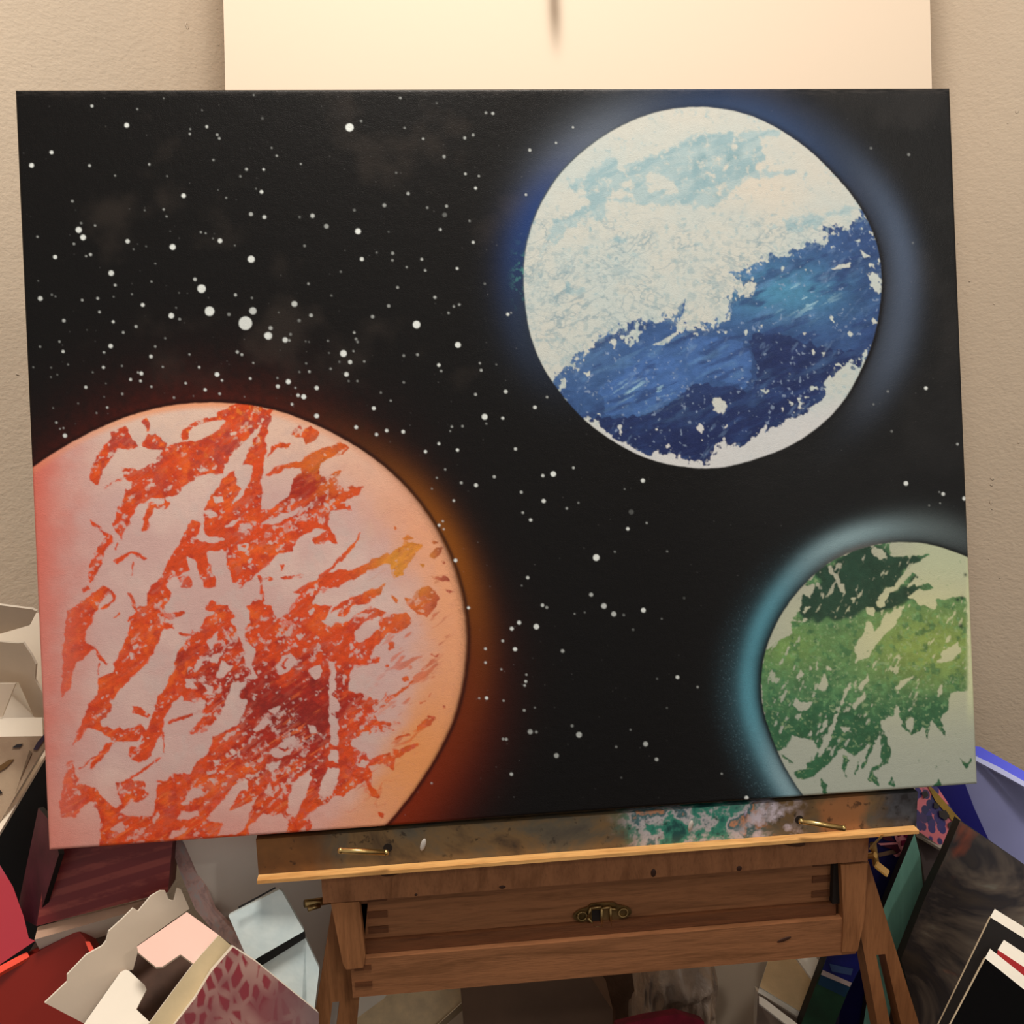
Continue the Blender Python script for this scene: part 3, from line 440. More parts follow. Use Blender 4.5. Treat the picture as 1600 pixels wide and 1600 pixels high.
    zone = np.maximum(zone, 1.3 * np.exp(-((PX - 400) / 90) ** 2 - ((PY - 1230) / 55) ** 2))
    zone = np.maximum(zone, 1.2 * np.exp(-((PX - 590) / 60) ** 2 - ((PY - 960) / 40) ** 2))
    zone = np.maximum(zone, 1.2 * np.exp(-((PX - 345) / 45) ** 2 - ((PY - 1060) / 90) ** 2))
    M = sstep(.36, .64, M0 * .5 + M * .5 + ts * .42 + st * .5 * right)
    M = M * (1 - sstep(.10, .20, st * .8 + fbm(6, 65, 3) * .9 - (1 - zone) * .25) * .85)
    M = np.maximum(M, (1 - M) * sstep(.16, .26, fbm(7, 67, 3) * .9 + st * .6) * .75 * sstep(.02, .3, M0) )
    # thin dry-brush veins over the pale parts
    vein = sstep(.035, .012, np.abs(smear(77, np.radians(-38), 64, 3, 4))) * sstep(.02, .16, fbm(60, 81, 2))
    vr = sstep(520, 600, PX) * sstep(850, 950, PY) * sstep(-14, -60, dR)
    M = np.maximum(M, vein * .75 * vr)
    M = np.maximum(M, sstep(.16, .24, smear(79, np.radians(-35), 36, 3, 3)) * sstep(-12, -50, dR) * sstep(560, 640, PX) * sstep(1220, 1150, PY) * sstep(860, 900, PY) * .7)
    C = np.ones((SH, SW, 3)) * lin((222, 74, 24))
    C = mix(C, (236, 96, 30), sstep(0, .25, n2))
    C = mix(C, (196, 56, 30), sstep(.02, .22, fbm(14, 91, 4)) * .8)
    C = mix(C, (240, 124, 40), sstep(.1, .3, fbm(7, 95, 3)) * sstep(780, 650, PY) * .9)
    C = mix(C, (176, 62, 54), sstep(.0, .2, fbm(14, 99, 3)) * sstep(800, 700, PY) * .75)
    C = mix(C, (214, 110, 30), np.exp(-((PX - 505) / 50) ** 2 - ((PY - 730) / 50) ** 2) * .9)
    C = mix(C, (226, 154, 52), np.exp(-((PX - 645) / 60) ** 2 - ((PY - 880) / 50) ** 2) * 1.3)
    C = mix(C, (210, 118, 60), sstep(560, 660, PX) * .45)
    mar = np.exp(-(((PX - 462) + .3 * (PY - 1105)) / 95) ** 2 - ((PY - 1108) / 78) ** 2) * 1.7 + np.exp(-((PX - 470) / 40) ** 2 - ((PY - 770) / 30) ** 2) + np.exp(-((PX - 500) / 22) ** 2 - ((PY - 1210) / 70) ** 2) * .9 + np.exp(-((PX - 340) / 50) ** 2 - ((PY - 1050) / 60) ** 2) * .8
    C = mix(C, (168, 34, 22), sstep(.35, 1.1, mar + sB * 1.8 + n2 * .8 + fbm(7, 69, 3) * .8) * .9)
    C = mix(C, (122, 24, 24), sstep(1.0, 1.7, mar + n2 * 1.6 + fbm(6, 70, 3)) * .6)
    C = mix(C, (150, 62, 66), sstep(655, 700, PX) * .7)
    C = mix(C, (236, 110, 54), sstep(.16, .26, smear(103, np.radians(-33), 40, 9, 3)) * sstep(1000, 1150, PY) * .8)
    C = mix(C, (214, 96, 84), sstep(.1, .24, fbm(11, 107, 3)) * sstep(1150, 1230, PY + PX * .1) * .45)
    C = C * (1 + (gr * .16 + fine * .25 + smear(72, np.radians(-35), 14, 4, 3) * .35)[..., None])
    C = mix(C, (206, 112, 92), sstep(.06, .22, smear(73, np.radians(-38), 20, 4, 3)) * zone * .45)
    C = mix(C, (214, 120, 106), sstep(150, 90, PX) * .5)
    P = P * (1 - M[..., None] * .97) + C * M[..., None] * .97
    P = mix(P, (190, 130, 130), sstep(.19, .22, fbm(6, 111, 2)) * (1 - M) * sstep(240, 300, PX) * .08)
    P = mix(P, (60, 30, 22), np.exp(-((dR + 0) / 3.0) ** 2) * spot(tR, 0, 50) * .9)
    P = mix(P, (120, 84, 60), sstep(-16, 0, dR + gr * 10) * spot(tR, -12, 34) * .5)
    w = sstep(1, -1, dR)[..., None]
    I = I * (1 - w) + P * w
    # ---- blue planet
    dB, tB = limb((1098, 450), [(821,394),(829,359),(843,324),(866,284),(897,249),(936,218),(974,195.5),(1013,179),(1062,169),(1090,167),(1138,172),(1177,182),(1226,208),(1264,235),(1303,274),(1338,315),(1357,348),(1371,382.5),(1377,421),(1377,450),(1373,488),(1359,548.5),(1344,577),(1330,609),(1309,638),(1284,663),(1255,684),(1216,705),(1177,717),(1138,729),(1100,732),(1071,729),(1003,713),(955,686),(906.5,649),(877.5,614),(848,572),(831,529),(822,479),(819,440)])
    dB = dB + n1 * 1.0
    dd = np.clip(dB, 0, 999)
    I = mix(I, (108, 116, 126), np.exp(-(dd / 44) ** 1.6) * spot(tB, -128, 26) * .85)
    I = mix(I, (32, 62, 124), np.exp(-(dd / 32) ** 1.8) * spot(tB, -163, 26) * .95)
    I = mix(I, (30, 60, 110), np.exp(-(dd / 26) ** 1.8) * spot(tB, -180, 20) * .7)
    I = mix(I, (40, 48, 58), np.exp(-(dd / 40) ** 1.5) * spot(tB, 168, 22) * .8)
    I = mix(I, (48, 72, 112), np.exp(-(dd / 38) ** 1.8) * spot(tB, -70, 38) * .85)
    I = mix(I, (84, 100, 126), np.exp(-((dd - 36) / 24) ** 2) * spot(tB, -10, 30) * .7)
    I = mix(I, (84, 96, 116), np.exp(-((dd - 34) / 30) ** 2) * spot(tB, 18, 18) * .5)
    I = mix(I, (18, 16, 20), np.exp(-(np.clip(dB, 0, 99) / 6) ** 2) * (dB > 0) * (spot(tB, -30, 60) + spot(tB, 25, 30)) * .9)
    I = mix(I, (70, 82, 80), np.exp(-(np.clip(dB, 0, 99) / 2.4) ** 2) * spot(tB, -145, 30) * .8)
    I = mix(I, (70, 130, 130), sstep(.05, .2, fbm(6, 121, 3)) * np.exp(-((PX - 815) / 12) ** 2 - ((PY - 430) / 34) ** 2))
    Q = np.ones((SH, SW, 3)) * lin((206, 209, 202))
    Q = mix(Q, (194, 207, 206), sstep(-.15, .2, n3) * .8)
    Q = mix(Q, (216, 208, 194), np.exp(-((PX - 1190) / 90) ** 2 - ((PY - 290) / 50) ** 2) * .8 + sstep(-40, -10, dB) * spot(tB, -70, 60) * .4)
    T = np.zeros((SH, SW))
    for c, p in TEAL_ON: fill(T, tr(c, p), 1.0)
    for c, p in TEAL_OFF: fill(T, tr(c, p), 0.0)
    T = smooth(warp(T, n1 * 12, fbm(9, 13, 3) * 12), 2)
    T = sstep(.15, 1.0, smooth(T, 6) + fbm(3.5, 132, 2) * .9 + fbm(9, 131, 4) * 1.9)
    Tc = np.ones((SH, SW, 3)) * lin((168, 194, 200))
    Tc = mix(Tc, (116, 162, 176), sstep(-.15, .2, n2) * np.exp(-((PX - 1120) / 60) ** 2 - ((PY - 265) / 45) ** 2) * 1.2)
    Tc = mix(Tc, (120, 168, 184), sstep(-.02, .12, smear(137, np.radians(-25), 50, 4)) * .5)
    Q = Q * (1 - T[..., None] * .85) + Tc * T[..., None] * .85
    for sd, an, op in ((141, -25, .6), (149, 20, .45), (151, -50, .45)):
        v = sstep(.032, .006, np.abs(smear(sd, np.radians(an), 44, 2.5, 4))) * sstep(-.1, .12, fbm(40, sd + 3, 2)) * sstep(310, 370, PY) * sstep(700, 640, PY + (PX - 820) * .55)
        Q = mix(Q, (128, 158, 172), v * op)
    Q = mix(Q, (150, 176, 184), sstep(.05, .22, fbm(9, 157, 4)) * sstep(320, 400, PY) * .45 * sstep(760, 600, PY + (PX - 820) * .45))
    Q = mix(Q, (214, 214, 216), sstep(620, 680, PY + (PX - 1100) * .1) * .8)
    O = np.zeros((SH, SW))
    for p in BLUE_ON: fill(O, p, 1.0)
    for c, p in BLUE_OFF: fill(O, tr(c, p), 0.0)
    O = smooth(warp(O, n1 * 11 + fine * 4, fbm(9, 14, 3) * 11), 1)
    # broken cloud margin along the upper shore
    shore = smooth(np.clip(O, 0, 1), 1)
    big = O.copy()
    for k in (4, 9, 15):
        big = (np.roll(big, k, 0) + np.roll(big, -k, 0) + np.roll(big, k, 1) + np.roll(big, -k, 1) + big) / 5
    edge = np.clip(1 - np.abs(big - .5) * 2.4, 0, 1)
    lo = sstep(560, 640, PY)
    nn = fbm(7, 163, 4) * (2.0 - 1.0 * lo) + smear(167, np.radians(-75), 16, 3, 3) * .9
    up2 = (1 - lo) * 0 + 1
    O = sstep(.36, .62, O * .8 + .1 + fbm(3, 164, 2) * .35 + nn * edge * 1.9)
    Oc = np.ones((SH, SW, 3)) * lin((60, 92, 144))
    Oc = mix(Oc, (96, 134, 176), sstep(620, 520, PY + (PX - 900) * -.1) * sstep(1000, 900, PX) * .6)
    Oc = mix(Oc, (78, 140, 176), np.exp(-((PX - 1225) / 95) ** 2 - ((PY - 455) / 42) ** 2) * .95)
    Oc = mix(Oc, (70, 108, 168), np.exp(-((PX - 1045) / 75) ** 2 - ((PY - 590) / 42) ** 2) * 1.1)
    dark = sstep(560, 660, PY + (1100 - PX) * -.25 + n2 * 90) * .95
    dark = np.maximum(dark, np.exp(-((PX - 1225) / 60) ** 2 - ((PY - 565) / 50) ** 2) * .9)
    dark = np.maximum(dark, sstep(1270, 1360, PX + n2 * 60) * .55)
    dark = dark * (1 - np.exp(-((PX - 1045) / 80) ** 2 - ((PY - 585) / 48) ** 2) * .95)
    Oc = mix(Oc, (36, 52, 98), dark * sstep(-.5, .1, sB) * .95)
    Oc = mix(Oc, (24, 36, 82), np.exp(-((PX - 1072) / 46) ** 2 - ((PY - 700) / 34) ** 2) * .9 + np.exp(-((PX - 1180) / 80) ** 2 - ((PY - 650) / 40) ** 2) * .5)
    LB = np.zeros((SH, SW)); DB = np.zeros((SH, SW))
    fill(DB, [(905, 655), (940, 652), (1003, 649), (1042, 634), (1069, 614), (1081, 599), (1120, 600), (1170, 612), (1185, 590), (1173, 535), (1178, 520), (1230, 526), (1290, 545), (1350, 550), (1345, 580), (1290, 600), (1250, 640), (1190, 670), (1100, 735), (1000, 720)], 1)
    fill(LB, [(936, 614), (950, 600), (985, 575), (1020, 553), (1050, 556), (1068, 575), (1070, 611), (1040, 633), (1003, 648), (945, 650), (948, 630)], 1)
    fill(LB, [(1072, 530), (1100, 522), (1150, 530), (1172, 545), (1176, 585), (1168, 606), (1120, 596), (1085, 590), (1074, 560)], .7)
    DB = smooth(warp(DB, n1 * 16, fbm(9, 16, 3) * 16), 3); LB = smooth(warp(LB, n1 * 14, fbm(9, 17, 3) * 14), 2)
    Oc = mix(Oc, (34, 46, 92), sstep(.3, .7, DB + fbm(5, 201, 3) * .6) * .8)
    Oc = mix(Oc, (72, 110, 172), sstep(.3, .7, LB + fbm(5, 203, 3) * .6) * .75)
    Oc = mix(Oc, (46, 68, 118), sstep(.05, .2, smear(173, np.radians(-20), 50, 4)) * .7)
    Oc = mix(Oc, (96, 138, 186), sstep(.08, .3, smear(179, np.radians(-25), 50, 4)) * .5 * (1 - dark))
    Oc = mix(Oc, (120, 150, 190), sstep(.2, .32, smear(181, np.radians(-50), 30, 3)) * .3)
    Oc = mix(Oc, (170, 210, 226), sstep(.13, .2, smear(183, np.radians(-28), 22, 5)) * (np.exp(-((PX - 1253) / 45) ** 2 - ((PY - 466) / 22) ** 2) + np.exp(-((PX - 1005) / 40) ** 2 - ((PY - 612) / 16) ** 2)) * .9)
    Oc = mix(Oc, (150, 170, 200), sstep(.24, .29, fbm(6, 187, 3)) * .6)
    Oc = Oc * (1 + (fbm(6, 188, 3) * .35 + smear(189, np.radians(-20), 30, 4, 3) * .3)[..., None])
    Oc = mix(Oc, (150, 176, 190), sstep(.75, .3, smooth(big, 3)) * sstep(-.1, .15, fbm(5, 190, 3)) * sstep(640, 560, PY) * .55)
    O = O[..., None]
    Q = Q * (1 - O) + Oc * O
    Q = Q * (1 + (gr * .035 + fine * .05)[..., None])
    w = sstep(1, -1, dB)[..., None]
    I = I * (1 - w) + Q * w
    # ---- green planet
    dG, tG = limb((1420, 1070), [(1560,890),(1513.5,873),(1470,855),(1425,847.5),(1389,848.5),(1335,861),(1290,883.5),(1254,918),(1224,957),(1200,1008),(1191,1050),(1192.5,1101),(1203,1140),(1218,1176),(1254,1239),(1290,1280),(1420,1330),(1600,1250),(1640,1070)])
    dG = dG + n1 * 1.2
    g = np.clip(dG, 0, 999); lf = spot(tG, 165, 50); tp = spot(tG, -100, 36); bl = spot(tG, 140, 18)
    I = mix(I, (92, 158, 178), np.exp(-((g - 23) / 15) ** 2) * np.maximum(spot(tG, 172, 34), spot(tG, -155, 30)) * .75)
    I = mix(I, (96, 168, 188), np.exp(-((g - 22) / 11) ** 2) * spot(tG, 172, 30) * .6)
    I = mix(I, (150, 178, 186), np.exp(-((g - 22) / 17) ** 2) * spot(tG, -112, 24) * .8)
    I = mix(I, (110, 122, 124), np.exp(-((g - 26) / 26) ** 2) * spot(tG, -80, 22) * .45)
    I = mix(I, (150, 184, 196), np.exp(-((g - 16) / 16) ** 2) * bl * .8)
    I = mix(I, (60, 92, 104), np.exp(-((g - 40) / 26) ** 2) * lf * .45 * (1 + gr))
    I = mix(I, (150, 190, 205), (gr > .48) * np.exp(-((g - 50) / 22) ** 2) * lf * .3)
    I = mix(I, (110, 104, 100), np.exp(-(g / 8) ** 2) * spot(tG, -112, 14) * .6)
    I = mix(I, (16, 18, 18), np.exp(-(g / 5) ** 2) * (dG > 0) * np.maximum(lf, spot(tG, -75, 20)) * .85)
    G = np.ones((SH, SW, 3)) * lin((172, 178, 166))
    G = mix(G, (214, 214, 166), .85 * np.exp(-((PX - 1440) / 190) ** 2 - ((PY - 985) / 120) ** 2) * 1.1)
    G = mix(G, (178, 178, 160), sstep(960, 900, PY) * sstep(1400, 1350, PX + n2 * 40) * .8)
    G = mix(G, (196, 206, 170), sstep(930, 880, PY) * sstep(1400, 1460, PX) * .6)
    K = np.zeros((SH, SW)); DK = np.zeros((SH, SW))
    for c, p in GREEN_ON: fill(K, tr(c, p), 1.0)
    for c, p in GREEN_DARK: fill(K, tr(c, p), 1.0); fill(DK, tr(c, p), 1.0)
    for c, p in GREEN_OFF: fill(K, tr(c, p), 0.0)
    K = smooth(warp(K, n1 * 8 + fine * 3, fbm(9, 15, 3) * 8), 1)
    K = sstep(.34, .66, smooth(K, 2) + fbm(3, 192, 2) * .6 + fbm(9, 191, 4) * 1.1)
    K = K * (1 - sstep(.2, .28, smear(194, np.radians(-65), 22, 3, 3) + fbm(9, 195, 3) * .4) * .85)
    DK = smooth(warp(DK, n2 * 60, n1 * 30), 40)
    Kc = np.ones((SH, SW, 3)) * lin((84, 132, 88))
    Kc = mix(Kc, (142, 166, 88), np.exp(-((PX - 1455) / 110) ** 2 - ((PY - 1010) / 62) ** 2) * 1.1)
    Kc = mix(Kc, (118, 152, 84), np.exp(-((PX - 1235) / 60) ** 2 - ((PY - 1010) / 40) ** 2) * .9)
    Kc = mix(Kc, (44, 94, 64), sstep(1060, 1130, PY + n2 * 60) * .9)
    Kc = mix(Kc, (46, 104, 70), sstep(.05, .25, fbm(10, 193, 3)) * .6)
    Kc = mix(Kc, (112, 164, 108), sstep(.12, .25, fbm(7, 197, 3)) * .5 * sstep(1180, 1080, PY))
    Kc = mix(Kc, (168, 190, 140), sstep(.14, .26, fbm(5, 205, 3)) * .45)
    Kc = mix(Kc, (28, 62, 50), sstep(.2, .75, DK + n2 * .5) * .95)
    Kc = Kc * (1 + (gr * .12 + fine * .3 + fbm(14, 198, 4) * .5)[..., None])
    K = K[..., None] * .97
    G = G * (1 - K) + Kc * K
    G = mix(G, (220, 226, 180), sstep(1508, 1516, PX) * sstep(1150, 1060, PY) * .8)
    w = sstep(1, -1, dG)[..., None]
    I = I * (1 - w) + G * w
    for x, y, r in ((1509, 898, 2.5), (1497, 937, 3), (1504, 934, 3), (1502, 978, 4)):
        I = mix(I, (24, 48, 44), np.exp(-((PX - x) ** 2 + (PY - y) ** 2) / r ** 2) * .9)
    # ---- stars
    for (ox, oy, s), L in STARS_A:
        for (x, y, r, v) in L:
            cx = ox + x / s - SX; cy = oy + y / s - SY; rr = max(r / s * .88, .9)
            x0 = int(max(cx - rr - 3, 0)); x1 = int(min(cx + rr + 4, SW)); y0 = int(max(cy - rr - 3, 0)); y1 = int(min(cy + rr + 4, SH))
            if x1 <= x0 or y1 <= y0: continue
            sub = I[y0:y1, x0:x1]
            dst = np.hypot(xx[y0:y1, x0:x1] - cx, yy[y0:y1, x0:x1] - cy)
            a = sstep(rr + .7, rr - .7, dst) * (v ** 1.35)
            sub[:] = sub * (1 - a[..., None]) + lin((226, 232, 230)) * a[..., None]
    r2 = np.random.RandomState(5)      # the finest spatter
    for _ in range(420):
        cx = r2.uniform(30, 1500) - SX; cy = r2.uniform(150, 1290) - SY
        i, j = int(cx), int(cy)
        if dR[j, i] < 6 or dB[j, i] < 6 or dG[j, i] < 6: continue
        a = r2.uniform(.08, .4) * (1.0 if cx < 850 else .6)
        I[j, i] += a * .28; I[j, i + 1] += a * .12; I[j + 1, i] += a * .12
    return np.clip(I, 0, 1)


# ================================================================ the room
def wall_mat(name, c):
    k = NT(name)
    n1 = k.noise(170, 3, .55, mapping=(1, 1, 1.7)); n2 = k.noise(60, 3); n3 = k.noise(3, 3)
    col = k.mix(k.ramp(n3, [(.3, (0, 0, 0, 1)), (.7, (1, 1, 1, 1))]), tuple(v * .965 for v in c), c)
    spk = k.ramp(k.noise(95, 1), [(.77, (0, 0, 0, 1)), (.80, (1, 1, 1, 1))])
    b1 = k.bump(n1, .42, .0018); b2 = k.bump(n2, .28, .0026, b1); b3 = k.bump(spk, .8, .002, b2)
    return k.out(col, .8, b3, spec=.25)
M_WL = wall_mat('painted_wall', (213, 196, 175))
BY = .50
pL = atY(352, 137, BY); pR = atY(1456, 137, BY)
xl, xr = pL[0], pR[0]
cxm = (xl + xr) / 2; hw = (xr - xl) / 2; cY = BY + hw + .17
def struct(name, bm, mat):
    o = mk(name, bm, mat); o['kind'] = 'structure'; return o
bm = bmesh.new()
bm_prism(bm, [(cxm, cY, 0), (cxm - 1.9, cY - 1.9, 0), (cxm - 1.9, cY - 1.9, 2.4), (cxm, cY, 2.4)], (-.08, .08, 0), 0, 0); struct('wall_left', bm, M_WL)
bm = bmesh.new()
bm_prism(bm, [(cxm, cY, 0), (cxm + 1.9, cY - 1.9, 0), (cxm + 1.9, cY - 1.9, 2.4), (cxm, cY, 2.4)], (.08, .08, 0), 0, 0); struct('wall_right', bm, M_WL)
k = NT('carpet'); c = k.ramp(k.noise(60, 4), [(.35, (60, 50, 44)), (.65, (84, 72, 62))]); k.out(c, .95, k.bump(k.noise(900, 2), .8, .002))
bm = bmesh.new(); bm_prism(bm, [(cxm, cY + .1, 0), (cxm - 2.1, cY - 2, 0), (cxm, cY - 4.1, 0), (cxm + 2.1, cY - 2, 0)], (0, 0, -.05), 0, 0); struct('floor', bm, k.m)
k = NT('ceiling_paint'); k.out((226, 222, 214), .9, k.bump(k.noise(200, 3), .4, .002))
bm = bmesh.new(); bm_prism(bm, [(cxm, cY + .1, 2.4), (cxm - 2.1, cY - 2, 2.4), (cxm, cY - 4.1, 2.4), (cxm + 2.1, cY - 2, 2.4)], (0, 0, .05), 0, 0); struct('ceiling', bm, k.m)

# white board standing across the corner, with a long grey-brown streak coloured down its middle
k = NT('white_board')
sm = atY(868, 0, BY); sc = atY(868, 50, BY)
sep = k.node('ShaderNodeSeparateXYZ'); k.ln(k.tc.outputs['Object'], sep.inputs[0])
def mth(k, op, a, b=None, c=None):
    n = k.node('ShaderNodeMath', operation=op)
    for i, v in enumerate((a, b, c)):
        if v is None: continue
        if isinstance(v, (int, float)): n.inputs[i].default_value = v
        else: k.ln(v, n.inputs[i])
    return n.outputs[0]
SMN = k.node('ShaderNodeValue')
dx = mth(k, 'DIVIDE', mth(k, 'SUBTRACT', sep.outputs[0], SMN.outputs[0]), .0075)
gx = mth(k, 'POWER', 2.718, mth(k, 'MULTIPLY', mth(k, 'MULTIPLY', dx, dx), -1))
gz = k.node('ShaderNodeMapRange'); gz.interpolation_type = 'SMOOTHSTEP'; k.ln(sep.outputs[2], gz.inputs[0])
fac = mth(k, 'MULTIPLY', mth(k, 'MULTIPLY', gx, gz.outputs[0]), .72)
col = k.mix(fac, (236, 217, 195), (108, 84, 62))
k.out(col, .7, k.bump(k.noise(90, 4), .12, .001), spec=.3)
BT = math.radians(10); NB = (0, -math.cos(BT), math.sin(BT)); PB0 = (0, .43, .95)
def bpt(side, z):
    a = hit(*side[0], NB, PB0); b = hit(*side[1], NB, PB0); t = (z - a[2]) / (b[2] - a[2]); return a + (b - a) * t
SL = ((352, 137), (349, 0)); SR = ((1456, 137), (1453, 0))
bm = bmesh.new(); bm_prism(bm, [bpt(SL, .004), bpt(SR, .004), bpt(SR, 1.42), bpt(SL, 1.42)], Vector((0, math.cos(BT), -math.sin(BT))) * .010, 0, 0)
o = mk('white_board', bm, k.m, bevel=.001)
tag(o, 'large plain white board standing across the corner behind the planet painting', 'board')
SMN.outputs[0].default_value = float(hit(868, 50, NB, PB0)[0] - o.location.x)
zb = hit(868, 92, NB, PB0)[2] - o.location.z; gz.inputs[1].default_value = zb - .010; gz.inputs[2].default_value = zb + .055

# ================================================================ the planet painting
TILT = math.radians(10); CW = .71; CH = CW / 1.2866; CZ = .42
def cpt(u, v, d=0.0):      # u right, v down, d away from the painted side
    return np.array([-CW / 2 + u * CW, math.sin(TILT) * (1 - v) * CH + math.cos(TILT) * d, CZ + math.cos(TILT) * (1 - v) * CH - math.sin(TILT) * d])
IMG = paint()
def sample(px, py):
    X = np.clip(px - SX, 0, SW - 1.01); Y = np.clip(py - SY, 0, SH - 1.01)
    i = X.astype(int); j = Y.astype(int); fx = (X - i)[..., None]; fy = (Y - j)[..., None]
    return (IMG[j, i] * (1 - fx) + IMG[j, i + 1] * fx) * (1 - fy) + (IMG[j + 1, i] * (1 - fx) + IMG[j + 1, i + 1] * fx) * fy
def sketch_frame():       # homography from the canvas square to the tracing the picture was drawn on
    src = [(0, 0), (1, 0), (1, 1), (0, 1)]; dst = [(23, 140), (1485, 137), (1529, 1225), (77, 1329)]
    Am = []
    for (x, y), (u, v) in zip(src, dst):
        Am.append([x, y, 1, 0, 0, 0, -u * x, -u * y, -u]); Am.append([0, 0, 0, x, y, 1, -v * x, -v * y, -v])
    return np.linalg.svd(np.array(Am, float))[2][-1].reshape(3, 3)
Hm = sketch_frame()
NX, NY = 1240, 964
uu, vv = np.meshgrid(np.linspace(0, 1, NX), np.linspace(0, 1, NY))
q = np.stack([uu, vv, np.ones_like(uu)], -1) @ Hm.T
PXc, PYc = q[..., 0] / q[..., 2], q[..., 1] / q[..., 2]
col = sample(PXc, PYc)
GAIN = np.array([1.0, 1.0, 1.0]) * 1.0
col = np.clip(col * GAIN, 0, .95)
ed = np.minimum(np.minimum(uu, 1 - uu) * CW, np.minimum(vv, 1 - vv) * CH)
dep = np.where(ed < .0025, .0018 * (1 - np.sqrt(np.clip(1 - (1 - ed / .0025) ** 2, 0, 1))), 0)
co = np.stack([-CW / 2 + uu * CW, math.sin(TILT) * (1 - vv) * CH + math.cos(TILT) * dep, math.cos(TILT) * (1 - vv) * CH - math.sin(TILT) * dep], -1).reshape(-1, 3)
me = bpy.data.meshes.new('painted_face')
idx = np.arange(NX * NY).reshape(NY, NX)
quads = np.stack([idx[:-1, :-1], idx[1:, :-1], idx[1:, 1:], idx[:-1, 1:]], -1).reshape(-1, 4)
me.vertices.add(NX * NY); me.vertices.foreach_set('co', co.astype(np.float32).ravel())
me.loops.add(quads.size); me.loops.foreach_set('vertex_index', quads.astype(np.int32).ravel())
me.polygons.add(len(quads)); me.polygons.foreach_set('loop_start', np.arange(0, quads.size, 4, dtype=np.int32))
me.update(calc_edges=True)
at = me.color_attributes.new('paint', 'FLOAT_COLOR', 'POINT')
rgba = np.ones((NX * NY, 4), np.float32); rgba[:, :3] = col.reshape(-1, 3)
at.data.foreach_set('color', rgba.ravel())
painting = empty('canvas_painting', (0, 0, CZ), 'large canvas painting of three planets and white stars on black, resting on the wooden easel', 'painting')
face = bpy.data.objects.new('painted_face', me); link(face, painting)
k = NT('acrylic_paint')
a = k.node('ShaderNodeAttribute', attribute_name='paint')
weave = k.noise(1500, 1, .5); thick = k.noise(160, 3, .6, mapping=(1.6, 1, .8)); st = k.noise(45, 4, .65, mapping=(1, 1, 2.2))
b1 = k.bump(weave, .28, .0006); b2 = k.bump(thick, .16, .001, b1); b3 = k.bump(st, .10, .002, b2)
hs = k.node('ShaderNodeHueSaturation'); k.ln(a.outputs['Color'], hs.inputs['Color']); hs.inputs['Saturation'].default_value = 1.0; hs.inputs['Value'].default_value = 1.0
k.out(hs.outputs[0], .45, b3, spec=.14); k.b.inputs['Coat Weight'].default_value = .10; k.b.inputs['Coat Roughness'].default_value = .26; k.ln(b3, k.b.inputs['Coat Normal'])
me.materials.append(k.m)
# folded canvas sides on their stretcher
k = NT('canvas_side')
sp = k.node('ShaderNodeSeparateXYZ'); k.ln(k.tc.outputs['Object'], sp.inputs[0])
zr = k.ramp(mth(k, 'ADD', mth(k, 'MULTIPLY', sp.outputs[2], 1 / .545), k.noise(20, 2)), [(.98, (206, 116, 96)), (1.04, (16, 14, 20))])
xr_ = k.ramp(mth(k, 'ADD', sp.outputs[0], .5), [(.33, (1, 1, 1, 1)), (.36, (0, 0, 0, 1))])
zg = k.ramp(mth(k, 'ADD', mth(k, 'MULTIPLY', sp.outputs[2], 1 / .545), mth(k, 'MULTIPLY', k.noise(30, 2), .1)), [(.37, (150, 156, 128)), (.41, (14, 13, 18))])
xg = k.ramp(mth(k, 'ADD', sp.outputs[0], .5), [(.74, (0, 0, 0, 1)), (.76, (1, 1, 1, 1))])
body = k.mix(xr_, (15, 13, 17), zr); body = k.mix(xg, body, zg)
body = k.mix(k.ramp(k.noise(260, 3), [(.60, (0, 0, 0, 1)), (.70, (1, 1, 1, 1))]), body, k.mix(.35, body, (150, 140, 150)))
k.out(body, .6, k.bump(k.noise(1500, 1), .3, .0005), spec=.4)
bm = bmesh.new()
pts = [cpt(0, 0, .002), cpt(1, 0, .002), cpt(1, 1, .002), cpt(0, 1, .002)]
bm_prism(bm, pts, Vector((0, math.cos(TILT), -math.sin(TILT))) * .018, 0, 0)
mk('stretcher_sides', bm, k.m, painting, bevel=.0006)

# ================================================================ the easel
def wood(name, c1, c2, axis='x', knots=0.0, rough=.5):
    k = NT(name)
    sc = {'x': (1.2, 9, 14), 'z': (14, 9, 1.2), 'v': (9, 9, 3.0)}[axis]
    g = k.noise(9, 5, .62, mapping=sc, dist=.8); fine = k.noise(60, 3, .6, mapping=sc)
    col = k.ramp(g, [(.28, c2), (.5, c1), (.72, tuple(min(255, v * 1.08) for v in c1))])
    col = k.mix(k.ramp(fine, [(.5, (0, 0, 0, 1)), (.75, (.35, .35, .35, 1))]), col, tuple(v * .72 for v in c2))
    smu = k.ramp(k.noise(11, 3), [(.66, (0, 0, 0, 1)), (.78, (.5, .5, .5, 1))])
    col = k.mix(smu, col, tuple(v * .55 for v in c2))
    return k.out(col, rough, k.bump(fine, .25, .0008), spec=.35)
W1 = wood('pine_rail', (150, 100, 66), (120, 78, 48), 'x'); W2 = wood('pine_upright', (156, 104, 66), (126, 80, 48), 'z')
W3 = wood('pine_short_grain', (152, 102, 68), (124, 80, 50), 'v'); WD = wood('joint_and_shade_pine', (108, 66, 40), (84, 48, 28), 'x')  # last one: dark joints, and the painted shade under the drawer
BR = NT('brass'); BR = BR.out(BR.ramp(BR.noise(40, 3), [(.3, (196, 160, 96)), (.7, (230, 200, 140))]), .32, BR.bump(BR.noise(300, 2), .15, .0004), metal=1.0)
